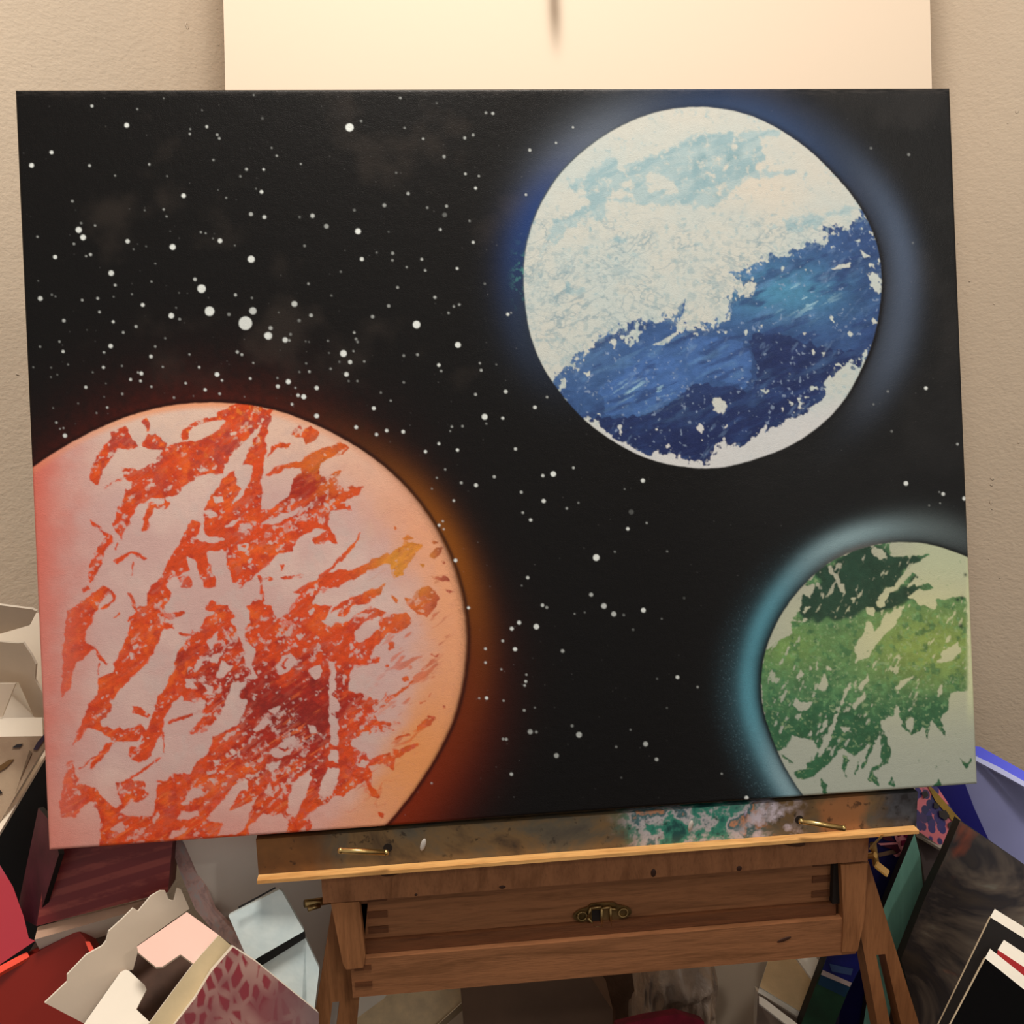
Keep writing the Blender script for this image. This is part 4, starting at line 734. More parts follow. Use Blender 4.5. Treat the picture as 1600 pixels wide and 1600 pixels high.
BRD = NT('dull_brass'); BRD = BRD.out(BRD.ramp(BRD.noise(60, 3), [(.3, (110, 92, 58)), (.7, (190, 160, 110))]), .38, metal=1.0)
DARK = plain('dark_hole', (30, 20, 14), .8)
easel = empty('drawer_easel', (.046, 0, 0), 'wooden drawer easel with splayed slotted legs and brass fittings, holding the planet painting', 'easel')
YF = .002
def X(px, py, Y=YF): return atY(px, py, Y)
x0 = X(503, 1390)[0]; x1 = X(572, 1445)[0]; x2 = X(1310, 1395)[0]; x3 = X(1355, 1320)[0]
LX0 = X(402, 1340)[0]; LX1 = X(1433, 1262)[0]; ZL = X(900, 1328)[2]; ZR = X(900, 1381)[2]; ZD = X(900, 1459)[2]; ZG = X(900, 1473)[2]; ZB2 = X(900, 1531)[2]
# paint-stained ledge
k = NT('paint_stained_ledge')
g = k.noise(14, 5, .65, mapping=(1, 5, 1), dist=.6)
base = k.ramp(g, [(.3, (60, 50, 44)), (.45, (120, 96, 66)), (.55, (96, 88, 74)), (.72, (62, 60, 60))])
spx = k.node('ShaderNodeSeparateXYZ'); k.ln(k.tc.outputs['Object'], spx.inputs[0])
xw = mth(k, 'ADD', mth(k, 'ADD', spx.outputs[0], .046), mth(k, 'MULTIPLY', mth(k, 'SUBTRACT', k.noise(30, 3), .5), .05))
msk = k.ramp(mth(k, 'ADD', xw, .5), [(.56, (0, 0, 0, 1)), (.585, (1, 1, 1, 1)), (.665, (1, 1, 1, 1)), (.69, (0, 0, 0, 1))])
pn = k.noise(34, 4, .6, mapping=(1, 1.6, 1))
pc = k.ramp(pn, [(.36, (36, 84, 84)), (.44, (60, 140, 122)), (.50, (190, 186, 190)), (.56, (70, 112, 118)), (.62, (196, 140, 108)), (.68, (48, 110, 100))], 'EASE')
c = k.mix(msk, base, pc)
msk2 = k.ramp(mth(k, 'ADD', xw, .5), [(.655, (0, 0, 0, 1)), (.67, (1, 1, 1, 1)), (.70, (1, 1, 1, 1)), (.715, (0, 0, 0, 1))])
c = k.mix(k.mix(k.ramp(k.noise(70, 3), [(.45, (0, 0, 0, 1)), (.6, (1, 1, 1, 1))]), (0, 0, 0, 1), msk2), c, (206, 196, 208))
msk3 = k.ramp(mth(k, 'ADD', xw, .5), [(.33, (1, 1, 1, 1)), (.36, (0, 0, 0, 1))])
c = k.mix(msk3, c, k.ramp(k.noise(20, 4, mapping=(1, 6, 1)), [(.4, (120, 80, 46)), (.6, (90, 62, 40))]))
msk4 = k.ramp(mth(k, 'ADD', xw, .5), [(.725, (0, 0, 0, 1)), (.735, (1, 1, 1, 1)), (.758, (1, 1, 1, 1)), (.77, (0, 0, 0, 1))]); c = k.mix(msk4, c, (156, 106, 68))
msk5 = k.ramp(mth(k, 'ADD', xw, .5), [(.77, (0, 0, 0, 1)), (.785, (1, 1, 1, 1))]); c = k.mix(msk5, c, k.ramp(k.noise(60, 3), [(.4, (46, 44, 46)), (.65, (84, 86, 92))]))
c = k.mix(k.ramp(k.noise(160, 3), [(.62, (0, 0, 0, 1)), (.72, (.7, .7, .7, 1))]), c, (28, 24, 24))
k.out(c, .34, k.bump(pn, .3, .001), spec=.5); M_LEDGE = k.m
bm = bmesh.new(); bm_box(bm, LX0, LX1, YF, YF + .036, ZL - .003, .4158); mk('ledge', bm, M_LEDGE, easel, bevel=.0010)
WL = wood('lit_lip_wood', (240, 184, 116), (206, 146, 84), 'x', rough=.3)  # lip wood brightened, the top light put into its colour
bm = bmesh.new(); bm_box(bm, LX0, LX1 - .002, YF - .0085, YF - .0002, ZL - .0034, ZL - .0006); mk('ledge_lip', bm, WL, easel, bevel=.0012)
# splashes of thick paint on the ledge
for (px, py, c, r) in ((661, 1320, (214, 206, 198), .0035), (1079, 1290, (206, 196, 186), .003), (1165, 1272, (150, 140, 158), .002)):
    p = atY(px, py, YF - .0004); bm = bmesh.new()
    bmesh.ops.create_icosphere(bm, subdivisions=2, radius=1, matrix=Matrix.Translation(Vector(p)) @ Matrix.Rotation(.3, 4, 'Y') @ Matrix.Diagonal((r * .6, .0010, r * 1.5, 1)))
    mk('paint_blob', bm, plain('dried_paint', c, .4), easel, smooth=True)
# rail under the ledge, drawer, lower rail
bm = bmesh.new(); bm_box(bm, x0, x3 + .001, YF, YF + .04, ZR, ZL - .0036); rail = mk('upper_rail', bm, W3, easel, bevel=.0008)
bm = bmesh.new(); bm_box(bm, x1 - .004, x2 + .004, YF + .012, YF + .085, ZD - .002, ZR - .0004)
drawer = child_org(easel, mk('drawer', bm, W1, easel, bevel=.0006))
bm = bmesh.new(); bm_box(bm, x1 - .002, x2 + .002, YF + .0075, YF + .0118, ZG + .0003, ZD + .003); mk('recess_shade_strip', bm, WD, easel)  # dark strip in the recess under the drawer, shade put into its colour
bm = bmesh.new(); bm_box(bm, x1 - .0135, x2 + .0175, YF + .002, YF + .085, ZB2, ZG); mk('lower_rail', bm, W1, easel, bevel=.0008)
# finger joints of the drawer corners
for (xa, xb) in ((x1 + .001, x1 + .016), (x2 - .017, x2 - .002)):
    for z in (ZR - .005, ZR - .019, ZR - .032):
        bm = bmesh.new(); bm_box(bm, xa, xb, YF + .0112, YF + .0135, z - .0035, z + .0022); mk('finger_joint', bm, WD, easel)
for (xa, xb, z) in ((x1 - .011, x1 + .002, ZG - .007), (x1 - .011, x1 + .002, ZG - .021)):
    bm = bmesh.new(); bm_box(bm, xa, xb, YF + .0012, YF + .0035, z - .0022, z + .0022); mk('finger_joint', bm, WD, easel)
# wood knots
for (px, py, Y, rx, rz) in ((1021, 1364, YF, .0022, .0034), (1155, 1357, YF, .0022, .0022), (785, 1386, YF, .0026, .0014), (650, 1398, YF, .0012, .001), (1225, 1468, YF + .002, .0062, .0016)):
    p = atY(px, py, Y - .0001); bm = bmesh.new()
    bmesh.ops.create_uvsphere(bm, u_segments=16, v_segments=8, radius=1, matrix=Matrix.Translation(Vector(p)) @ Matrix.Rotation(-.3 if rx > .005 else 0, 4, 'Y') @ Matrix.Diagonal((rx, .0005, rz, 1)))
    mk('wood_knot', bm, plain('knot', (64, 34, 20), .6), easel, smooth=True)
# uprights beside the drawer
bm = bmesh.new()
P = [X(517, 1412), X(561, 1409), X(566, 1450), X(571, 1492), X(568, 1512), X(541, 1515), X(536, 1507)]
bm_prism(bm, P, (0, .05, 0), 0, 0); mk('side_post', bm, W2, easel, bevel=.0008)
bm = bmesh.new()
P = [X(1314, 1352), X(1356, 1349), X(1350, 1440), X(1340, 1486), X(1316, 1488), X(1318, 1440)]
bm_prism(bm, P, (0, .05, 0), 0, 0); mk('side_post', bm, W2, easel, bevel=.0008)
bm = bmesh.new(); bm_box(bm, x2 - .002, x2 + .0045, YF + .006, YF + .0119, ZD + .0035, ZR - .0005); mk('drawer_gap_shade', bm, DARK, easel)  # near-black strip standing in for the shade in the gap
# splayed legs with a long slot
def leg(outer_l, outer_r, slot_l, slot_r, Y):
    """lines given as two sight points each; z runs down to the floor"""
    def at(ln_, z):
        a = X(*ln_[0], Y); b = X(*ln_[1], Y); t = (z - a[2]) / (b[2] - a[2]); return a[0] + t * (b[0] - a[0])
    zt = max(X(*outer_l[0], Y)[2], X(*outer_r[0], Y)[2]); zs = X(*slot_l[0], Y)[2]; ze = .06; z0 = .0
    bm = bmesh.new()
    def quad(la, lb, za, zb):
        bm_prism(bm, [(at(la, za), Y, za), (at(lb, za), Y, za), (at(lb, zb), Y, zb), (at(la, zb), Y, zb)], (0, .018, 0), 0, 0)
    quad(outer_l, outer_r, zt, zs); quad(outer_l, slot_l, zs, ze); quad(slot_r, outer_r, zs, ze); quad(outer_l, outer_r, ze, z0 + .001)
    bmesh.ops.remove_doubles(bm, verts=bm.verts, dist=1e-5)
    return mk('leg', bm, W2, easel)
leg([(519, 1416), (493, 1580)], [(574, 1420), (560, 1575)], [(519.5, 1566), (515.5, 1600)], [(530.5, 1566), (526, 1600)], YF + .012)
leg([(1341, 1440), (1371, 1600)], [(1357, 1346), (1436, 1600)], [(1369, 1492), (1391, 1600)], [(1383, 1490), (1408, 1600)], YF + .004)
# brass pins in front of the ledge
def pin(a, b, r):
    bm = bmesh.new(); bm_tube(bm, a, b, r); bmesh.ops.create_uvsphere(bm, u_segments=12, v_segments=8, radius=r * 1.08, matrix=Matrix.Translation(Vector(a))); bmesh.ops.create_uvsphere(bm, u_segments=12, v_segments=8, radius=r * 1.08, matrix=Matrix.Translation(Vector(b)))
    return mk('brass_pin', bm, BR, easel, smooth=True)
pin(atY(532, 1329, YF - .019), atY(603, 1332, YF - .012), .0021)
pin(atY(1252, 1283, YF - .012), atY(1318, 1294, YF - .019), .0021)
for (px, py) in ((606, 1325), (1249, 1281)):
    p = atY(px, py, YF - .0005); bm = bmesh.new(); bm_tube(bm, p, p + np.array((0, .004, 0)), .0034); mk('pin_hole', bm, DARK, easel)
for (px, py, s) in ((615, 1362, 1), (1240, 1317, -1)):
    p = atY(px, py, YF - .001); bm = bmesh.new()
    bmesh.ops.create_uvsphere(bm, u_segments=16, v_segments=8, radius=1, matrix=Matrix.Translation(Vector(p)) @ Matrix.Rotation(-.2 * s, 4, 'Y') @ Matrix.Diagonal((.010, .0012, .0030, 1)))
    mk('screw_recess', bm, plain('recess_dark', (84, 52, 32), .7), easel, smooth=True)
    bm = bmesh.new(); q2 = p + np.array((.003 * s, -.001, .0008)); bm_tube(bm, q2, q2 + np.array((.004 * s, -.0012, .0014)), .0011); mk('screw', bm, BRD, easel, smooth=True)
# wing peg left, wing nut right
bm = bmesh.new(); bm_tube(bm, atY(476, 1412, YF + .01), atY(520, 1406, YF + .02), .0030); bm_tube(bm, atY(481, 1421, YF + .006), atY(500, 1415, YF + .01), .0018); mk('side_peg', bm, BRD, easel, smooth=True)
bm = bmesh.new()
for A_, B_, wd in (((1361, 1324), (1379, 1305), .0052), ((1368, 1350), (1388, 1366), .0052)):
    a_ = Vector(atY(*A_, YF - .004)); b_ = Vector(atY(*B_, YF - .010)); d_ = (b_ - a_); mid = (a_ + b_) / 2
    qd = d_.to_track_quat('X', 'Y').to_matrix().to_4x4()
    bmesh.ops.create_cube(bm, size=1, matrix=Matrix.Translation(mid) @ qd @ Matrix.Diagonal((d_.length, .0016, wd * 2, 1)))
bmesh.ops.bevel(bm, geom=list(bm.edges), offset=.0007, segments=2, affect='EDGES')
bm_tube(bm, atY(1364, 1318, YF + .002), atY(1369, 1352, YF + .002), .0026)
bm_tube(bm, atY(1352, 1338, YF + .004), atY(1368, 1336, YF - .003), .0024)
mk('wing_nut', bm, BR, easel, bevel=0)
# clasp on the drawer
clp = atY(941, 1427, YF + .0115); CX, CY, CZc = clp
bm = bmesh.new()
N = 40
pts = []
for t in range(N):
    a_ = 2 * math.pi * t / N; ex = math.copysign(abs(math.cos(a_)) ** .8, math.cos(a_)) * .0235; ez = math.sin(a_) * .0078 * (1 if abs(math.cos(a_)) > .62 else 1.0)
    if abs(ex) < .012: ez *= 1.28
    pts.append((CX + ex, CY - .0012, CZc + ez + ex * -.0))
bm_prism(bm, pts, (0, .0012, 0), 0, 0)
clasp = child_org(easel, mk('clasp_plate', bm, BRD, drawer, bevel=.0003))
def sub(bm, name, mat, smooth=False): return mk(name, bm, mat, drawer, smooth=smooth)
for s in (-1, 1):
    bm = bmesh.new()
    for a_ in range(20):
        t0 = 2 * math.pi * a_ / 20; t1 = 2 * math.pi * (a_ + 1) / 20
        bm_tube(bm, (CX + s * .0165 + math.cos(t0) * .0036, CY - .002, CZc + math.sin(t0) * .0036), (CX + s * .0165 + math.cos(t1) * .0036, CY - .002, CZc + math.sin(t1) * .0036), .0009, 6)
    sub(bm, 'clasp_screw_ring', BRD, True)
bm = bmesh.new()
for (xa, za, xb, zb) in ((-.010, .007, -.012, -.001), (-.012, -.001, -.007, -.0085), (-.007, -.0085, -.001, -.009), (-.001, -.009, -.001, .006), (-.001, .006, .006, .0065), (.006, .0065, .0065, -.009), (-.010, .007, -.001, .0075), (.0065, .005, .011, .004)):
    bm_tube(bm, (CX + xa, CY - .003, CZc + za), (CX + xb, CY - .003, CZc + zb), .0011, 8)
sub(bm, 'clasp_hook', BRD, True)
bm = bmesh.new(); bm_box(bm, CX - .0085, CX - .002, CY - .0016, CY - .0012, CZc - .006, CZc + .004); sub(bm, 'clasp_slot', DARK)

# ================================================================ things behind and around: left of the easel
CARD = plain('white_card', (250, 240, 224), .75, .04, 12); CARD2 = plain('card_inside', (232, 212, 190), .8, .05, 12); PINKC = plain('pale_pink_card', (250, 206, 192), .7, .03, 12)
WHT = plain('white_edge', (246, 240, 228), .6, .03, 30); BLK = plain('black_gesso', (12, 9, 9), .6, .3, 20); TAN = plain('linen', (250, 226, 184), .8, .12, 60, .4)
# folded-open white carton
c_ = empty('open_white_carton', tuple(atY(30, 1130, .22)), 'folded-open white cardboard carton behind the lower left edge of the painting', 'carton')
slab('carton_front', [(-60, 1123), (66, 1121), (67, 1151), (-60, 1153)], (30, 1140, .20), (0, -.35, .93), .004, [CARD, CARD2], c_)
slab('carton_back', [(-60, 975), (74, 955), (100, 1135), (-60, 1135)], (30, 1050, .27), (.15, -.8, .45), .003, [CARD, CARD2], c_)
slab('top_flap', [(-60, 938), (50, 952), (57, 955), (48, 973), (46, 977), (-60, 1008)], (30, 970, .23), (-.35, -.8, -.55), .002, [CARD2, CARD], c_)
slab('folded_flap', [(-60, 1004), (0, 1003), (28, 1005), (36, 1004), (48, 1022), (56, 1038), (54, 1062), (68, 1085), (72, 1122), (53, 1120), (29, 1066), (-60, 1064)], (30, 1040, .235), (-.5, -.85, -.25), .002, [CARD2, CARD], c_)
slab('tuck_flap', [(-60, 1068), (24, 1068), (3, 1120), (-60, 1122)], (10, 1090, .215), (-.2, -.9, .1), .002, [CARD2, CARD], c_)
# base of the carton pile: a plain box carrying it
bm = bmesh.new(); pc_ = atY(0, 1150, .22); bm_box(bm, pc_[0] - .05, pc_[0] + .055, .24, .36, .0, pc_[2] - .004)
mk('carton_body', bm, [CARD2], c_, bevel=.001)
# cream canvas with dark brush marks
k = NT('brushed_cream'); k.out(k.ramp(k.noise(14, 4, mapping=(1, 1, .5)), [(.35, (142, 116, 92)), (.6, (188, 164, 136))]), .7, k.bump(k.noise(500, 2), .3, .0006))
s_ = empty('marked_cream_canvas', tuple(atY(20, 1200, .12)), 'cream canvas with loose dark brush marks, leaning at the far left beside the painting', 'canvas')
slab('face', [(-60, 1152), (70, 1150), (74, 1160), (0, 1284), (-60, 1385)], (20, 1200, .12), (.25, -.85, .45), .012, [k.m, WHT], s_)
slab('edge_strip', [(74, 1163), (76, 1172), (0, 1300), (-60, 1400), (-60, 1390), (0, 1286)], (20, 1250, .118), (.15, -.5, .85), .004, [plain('cream_edge', (252, 240, 220), .6, .03), WHT], s_)  # pale cream strip along the canvas edge
for poly, c in (([(70, 1146), (72, 1152), (58, 1172), (52, 1171), (58, 1160)], (48, 26, 52)), ([(19, 1168), (26, 1163), (36, 1162), (31, 1168)], (30, 20, 24)), ([(-20, 1208), (0, 1196), (14, 1187), (22, 1186), (10, 1199), (-20, 1216)], (112, 78, 30)), ([(-20, 1236), (0, 1234), (4, 1239), (-20, 1246)], (30, 22, 20)), ([(46, 1172), (50, 1176), (30, 1222), (24, 1240)], (120, 96, 72))):
    slab('brush_mark', poly, (20, 1200, .1185), (.25, -.85, .45), .0008, [plain('mark', c), plain('mark', c)], s_, bevel=0)
# a black canvas behind it
slab('black_canvas', [(-60, 1290), (20, 1270), (76, 1176), (84, 1340), (84, 1500), (-60, 1500)], (20, 1350, .16), (.1, -.95, .2), .014, [BLK, BLK], floor={4: 3, 5: 0}).name = 'black_canvas'
tag(bpy.data.objects['black_canvas'], 'black canvas in shadow between the maroon box and the marked cream canvas', 'canvas')
# maroon box with rows of faint print
k = NT('maroon_print')
mp = k.map((1, 1, 1), rot=(0, math.radians(9), 0)); se = k.node('ShaderNodeSeparateXYZ'); k.ln(mp, se.inputs[0])
wv = mth(k, 'FRACT', mth(k, 'MULTIPLY', se.outputs[2], 95)); row = k.ramp(wv, [(.40, (0, 0, 0, 1)), (.5, (1, 1, 1, 1)), (.86, (1, 1, 1, 1)), (.95, (0, 0, 0, 1))])
brk = k.ramp(k.noise(26, 4, .7, mapping=(1.2, 1, 4)), [(.40, (0, 0, 0, 1)), (.55, (.75, .75, .75, 1))])
tx = k.mix(row, (0, 0, 0, 1), brk)
k.out(k.mix(tx, (112, 22, 24), (146, 62, 52)), .45, k.bump(k.noise(200, 2), .1), spec=.5)
m_ = empty('maroon_printed_box', tuple(atY(170, 1440, .06)), 'maroon box with faint printed rows and cream base, under the painting\'s left end', 'box')
slab('front_panel', [(82, 1290), (272, 1290), (262, 1394), (57, 1447)], (170, 1380, .035), (.12, -.92, .32), .05, [k.m, plain('maroon', (104, 20, 24), .5)], m_)
slab('side_panel', [(60, 1262), (84, 1290), (92, 1335), (57, 1447), (36, 1436), (30, 1408)], (60, 1380, .036), (-.75, -.62, .2), .004, [plain('plum_side', (100, 44, 58), .5, .4, 30), BLK], m_)
slab('cream_base', [(59, 1448), (262, 1395), (235, 1412), (219, 1421), (54, 1468)], (150, 1430, .033), (.12, -.6, .8), .03, [plain('cream_base', (206, 166, 140), .7), CARD], m_)
# what the maroon box stands on
bm = bmesh.new(); pb = atY(170, 1450, .09); bm_box(bm, pb[0] - .07, pb[0] + .06, .06, .13, 0, pb[2] - .022)
o = mk('dark_shoe_box', bm, plain('dark_brown_card', (70, 44, 36), .8), bevel=.001); tag(o, 'dark brown box in shadow under the maroon printed box', 'box')
# pink box
k = NT('pink_gradient_print'); sz = k.node('ShaderNodeSeparateXYZ'); k.ln(k.tc.outputs['Generated'], sz.inputs[0])
k.out(k.ramp(sz.outputs[2], [(.70, (206, 62, 76)), (.88, (176, 96, 120)), (1.0, (182, 104, 124))]), .4, spec=.5)
o = slab('pink_box', [(-60, 1290), (0, 1352), (20, 1385), (37, 1432), (45, 1466), (55, 1470), (0, 1507), (-60, 1545)], (20, 1440, .03), (-.15, -.9, .3), .05, [k.m, plain('pink_side', (170, 60, 80), .5)], ext=(-.015, .025, -.013))
tag(o, 'pink box fading to red at its base, at the left edge under the black canvas', 'box')
bmx = bmesh.new()
# red box
r_ = empty('red_box', tuple(atY(70, 1560, -.03)), 'glossy red box with a coral strip along its top, in the lower left corner', 'box')
slab('front_panel', [(-60, 1552), (4, 1517), (116, 1457), (124, 1456), (133, 1466), (146, 1490), (150, 1520), (132, 1600), (140, 1720), (-60, 1720)], (70, 1520, .02), (.1, -.95, .25), .02, [NT('red_lacquer').out((148, 34, 18), .4, spec=.5), plain('red_side', (150, 30, 20), .5)], r_, floor={8: 6, 9: 0})
slab('coral_strip', [(-30, 1532), (0, 1509), (42, 1487), (46, 1495), (6, 1517), (-30, 1538)], (20, 1505, .018), (0, -.5, .85), .004, [plain('coral', (255, 84, 60), .5, .03), plain('coral', (255, 84, 60), .5, .03)], r_)
slab('coral_tab', [(133, 1471), (140, 1471), (147, 1484), (140, 1488)], (140, 1480, .018), (0, -.6, .8), .003, [plain('coral', (255, 84, 60), .5, .03), plain('coral', (255, 84, 60), .5, .03)], r_)
# opened carton with printed front
t_ = empty('opened_printed_carton', tuple(atY(250, 1580, -.03)), 'opened carton with pale torn flaps and maroon speckled front, lower left of the easel', 'carton')
slab('back_flap', [(70, 1567), (105, 1534), (105, 1523), (135, 1492), (160, 1478), (166, 1470), (170, 1455), (190, 1437), (208, 1419), (216, 1424), (236, 1400), (250, 1392), (258, 1392), (264, 1406), (272, 1408), (277, 1388), (283, 1390), (296, 1420), (214, 1478), (216, 1485), (208, 1515), (187, 1520), (131, 1599)], (190, 1500, -.01), (.45, -.75, .1), .0018, [CARD2, CARD], t_, bevel=0)
slab('cream_flap', [(131, 1600), (188, 1519), (196, 1515), (202, 1517), (226, 1539), (229, 1546), (213, 1577), (250, 1612), (240, 1660), (120, 1660)], (200, 1570, -.035), (.1, -.45, .9), .0018, [CARD, CARD2], t_, bevel=0)
slab('pink_flap', [(214, 1479), (292, 1425), (346, 1464), (330, 1480), (303, 1506), (282, 1491), (254, 1510), (244, 1511), (216, 1488)], (280, 1465, -.02), (.1, -.35, .95), .0018, [PINKC, CARD2], t_, bevel=0)
slab('inner_wall', [(187, 1520), (214, 1485), (246, 1510), (284, 1490), (306, 1506), (262, 1572), (226, 1600), (205, 1590), (229, 1545), (204, 1516)], (240, 1540, .0), (0, -.5, .86), .002, [plain('shaded_inside', (92, 66, 54), .8, .3, 30), BLK], t_, bevel=0)  # pale carton inside, coloured dark brown for its shade
slab('carton_rim', [(342, 1461), (364, 1480), (330, 1519), (305, 1560), (266, 1610), (225, 1610), (272, 1546), (303, 1505)], (300, 1530, -.045), (.35, -.8, .45), .003, [plain('cream_rim', (206, 186, 148), .7), CARD], t_, bevel=0)
k = NT('maroon_speckled_print')
vo = k.node('ShaderNodeTexVoronoi'); vo.feature = 'DISTANCE_TO_EDGE'; vo.inputs['Scale'].default_value = 84
mpp = k.map((1.5, 1, .75), rot=(0, math.radians(-38), 0)); k.ln(mpp, vo.inputs['Vector'])
cells = k.ramp(mth(k, 'ADD', vo.outputs['Distance'], mth(k, 'MULTIPLY', mth(k, 'SUBTRACT', k.noise(70, 3), .5), .28)), [(.10, (168, 130, 120)), (.2, (136, 36, 46))])
cl = k.ramp(k.noise(16, 3), [(.5, (0, 0, 0, 1)), (.68, (.85, .85, .85, 1))])
cc = k.mix(cl, cells, (116, 48, 56))
ge = k.node('ShaderNodeSeparateXYZ'); k.ln(k.tc.outputs['Generated'], ge.inputs[0])
diag = mth(k, 'ADD', ge.outputs[0], mth(k, 'MULTIPLY', ge.outputs[2], 1.0))
cc = k.mix(k.ramp(ge.outputs[0], [(.80, (0, 0, 0, 1)), (.98, (1, 1, 1, 1))]), cc, (112, 88, 88))
k.out(cc, .5, spec=.4)
slab('printed_front', [(364, 1480), (400, 1503), (498, 1583), (500, 1720), (240, 1720), (266, 1610), (305, 1560), (330, 1519)], (380, 1540, -.05), (.25, -.88, .4), .012, [k.m, CARD], t_, bevel=0, floor={3: 2, 4: 5})
slab('print_border', [(364, 1480), (382, 1492), (352, 1532), (300, 1600), (262, 1650), (238, 1650), (266, 1610), (305, 1560), (330, 1519)], (340, 1530, -.0508), (.25, -.88, .4), .001, [plain('blue_grey_border', (104, 92, 108), .6), CARD], t_, bevel=0)
# large pale box behind the easel's left leg
k = NT('grey_white_card'); k.out(k.ramp(k.noise(8, 3), [(.3, (222, 214, 204)), (.7, (234, 228, 218))]), .75, spec=.3)
b_ = empty('large_pale_box', tuple(atY(420, 1500, .14)), 'large pale grey-white box with a marbled pink edge, behind the left leg of the easel', 'box')
slab('front_panel', [(270, 1290), (530, 1290), (530, 1720), (430, 1720), (394, 1500), (363, 1455), (331, 1420), (309, 1367), (288, 1318)], (420, 1420, .064), (.05, -.99, .02), .03, [k.m, k.m], b_, floor={2: 1, 3: 4})
k = NT('marbled_pink'); k.out(k.ramp(k.noise(60, 5, .7, dist=1.2), [(.35, (190, 160, 160)), (.5, (232, 196, 190)), (.65, (214, 208, 210))]), .6)
slab('marbled_edge', [(270, 1290), (288, 1300), (290, 1320), (311, 1367), (333, 1420), (365, 1455), (396, 1502), (378, 1487), (335, 1457), (305, 1421), (283, 1368), (270, 1330)], (310, 1390, .060), (-.3, -.9, .2), .004, [k.m, k.m], b_)
# pale blue packet with black band
k = NT('pale_blue_paper'); k.out(k.ramp(k.noise(22, 4, .6), [(.3, (190, 208, 212)), (.65, (226, 236, 234))]), .5, k.bump(k.noise(60, 3), .3, .002)); PB = k.m
p_ = empty('pale_blue_packet', tuple(atY(430, 1560, .07)), 'pale blue folded packet crossed by a black band, left of the easel leg', 'packet')
slab('upper_half', [(357, 1431), (436, 1390), (440, 1392), (475, 1455), (402, 1497), (396, 1502), (382, 1488)], (420, 1450, .000), (.1, -.90, .38), .012, [PB, PB], p_)
slab('black_band', [(396, 1502), (475, 1455), (477, 1466), (407, 1510)], (430, 1480, .003), (.1, -.90, .38), .010, [BLK, BLK], p_)
slab('lower_half', [(407, 1509), (477, 1466), (499, 1514), (491, 1580), (480, 1720), (430, 1720)], (450, 1520, .000), (.1, -.90, .38), .012, [PB, PB], p_, floor={4: 3, 5: 0})
slab('crease', [(372, 1417), (430, 1386), (431, 1388), (373, 1420)], (400, 1405, -.0012), (.1, -.90, .38), .0008, [BLK, BLK], p_, bevel=0)
slab('crease', [(380, 1486), (393, 1474), (394, 1476), (383, 1487)], (388, 1480, -.0012), (.1, -.90, .38), .0008, [BLK, BLK], p_, bevel=0)

# ---------------------------------------------------------------- seen under the easel
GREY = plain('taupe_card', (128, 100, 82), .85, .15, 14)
s_ = empty('tan_canvas_panel', tuple(atY(640, 1600, .14)), 'tan linen canvas panel with a white corner, beneath the left end of the easel drawer', 'canvas')
slab('linen_face', [(540, 1480), (728, 1480), (726, 1564), (680, 1606), (640, 1720), (520, 1720)], (640, 1570, .190), (.1, -.96, .25), .008, [TAN, WHT], s_, floor={4: 3, 5: 0})
slab('white_corner', [(560, 1545), (612, 1545), (600, 1560), (556, 1592), (540, 1592)], (580, 1570, .186), (.1, -.96, .25), .002, [WHT, WHT], s_)
slab('grey_edge', [(727, 1562), (728, 1574), (694, 1604), (640, 1650), (636, 1642), (688, 1598)], (700, 1590, .185), (.1, -.96, .25), .002, [plain('grey_edge', (170, 150, 120), .7), WHT], s_)
# crumpled plastic bag
def crumple(name, xa, xb, ya, yb, dz, seed, amp, mat, lab, cat, n=70):
    rr = np.random.RandomState(seed); bm = bmesh.new(); vs = []
    A0 = atY(xa, 1500, .10); B0 = atY(xb, 1500, .10)
    from mathutils import noise as mn
    rad = (B0[0] - A0[0]) / 2; cx = (A0[0] + B0[0]) / 2
    for j in range(n + 1):
        row_ = []
        for i in range(n + 1):
            u = i / n * 2 - 1; v = j / n
            th = u * math.pi / 2 * .98
            prof = math.sin(min(1, v * 1.02) * math.pi / 2) ** .6
            R_ = rad * (1 - .25 * v ** 3)
            x = cx + math.sin(th) * R_; y = ya - math.cos(th) * .09 * (1 - .4 * v ** 2) + (v > .9) * .02; z = v * dz * (1 - .12 * abs(u) ** 2)
            p = Vector((x * 14, y * 14, z * 9 + seed))
            f = abs(mn.noise(p)) * 1.0 + abs(mn.noise(p * 2.3)) * .55 + abs(mn.noise(p * 5)) * .25
            y += (f - .5) * amp; z += (mn.noise(p * 1.7) * amp * .5) if j else 0
            row_.append(bm.verts.new((x, y, max(z, .001))))
        vs.append(row_)
    for j in range(n):
        for i in range(n): bm.faces.new((vs[j][i], vs[j][i + 1], vs[j + 1][i + 1], vs[j + 1][i]))
    # close the back
    bk = [bm.verts.new((v.co.x, ya + .02, v.co.z)) for v in vs[n]]
    for i in range(n): bm.faces.new((vs[n][i], vs[n][i + 1], bk[i + 1], bk[i]))
    o = mk(name, bm, mat, smooth=True); tag(o, lab, cat); return o
k = NT('shaded_white_plastic'); k.out(k.ramp(k.noise(9, 4, dist=1), [(.3, (136, 112, 94)), (.6, (186, 166, 148))]), .35, k.bump(k.noise(30, 5, .6, dist=1.5), .5, .01), spec=.5)  # white bag coloured brown-grey for the shade under the drawer
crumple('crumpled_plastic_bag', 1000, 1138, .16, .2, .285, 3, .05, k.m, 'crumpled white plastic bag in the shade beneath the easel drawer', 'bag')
o = slab('taupe_box', [(716, 1500), (905, 1500), (958, 1580), (950, 1720), (734, 1720)], (820, 1540, .15), (-.05, -.98, .05), .05, [plain('taupe', (118, 92, 74), .8, .15, 10), GREY], floor={3: 2, 4: 0})
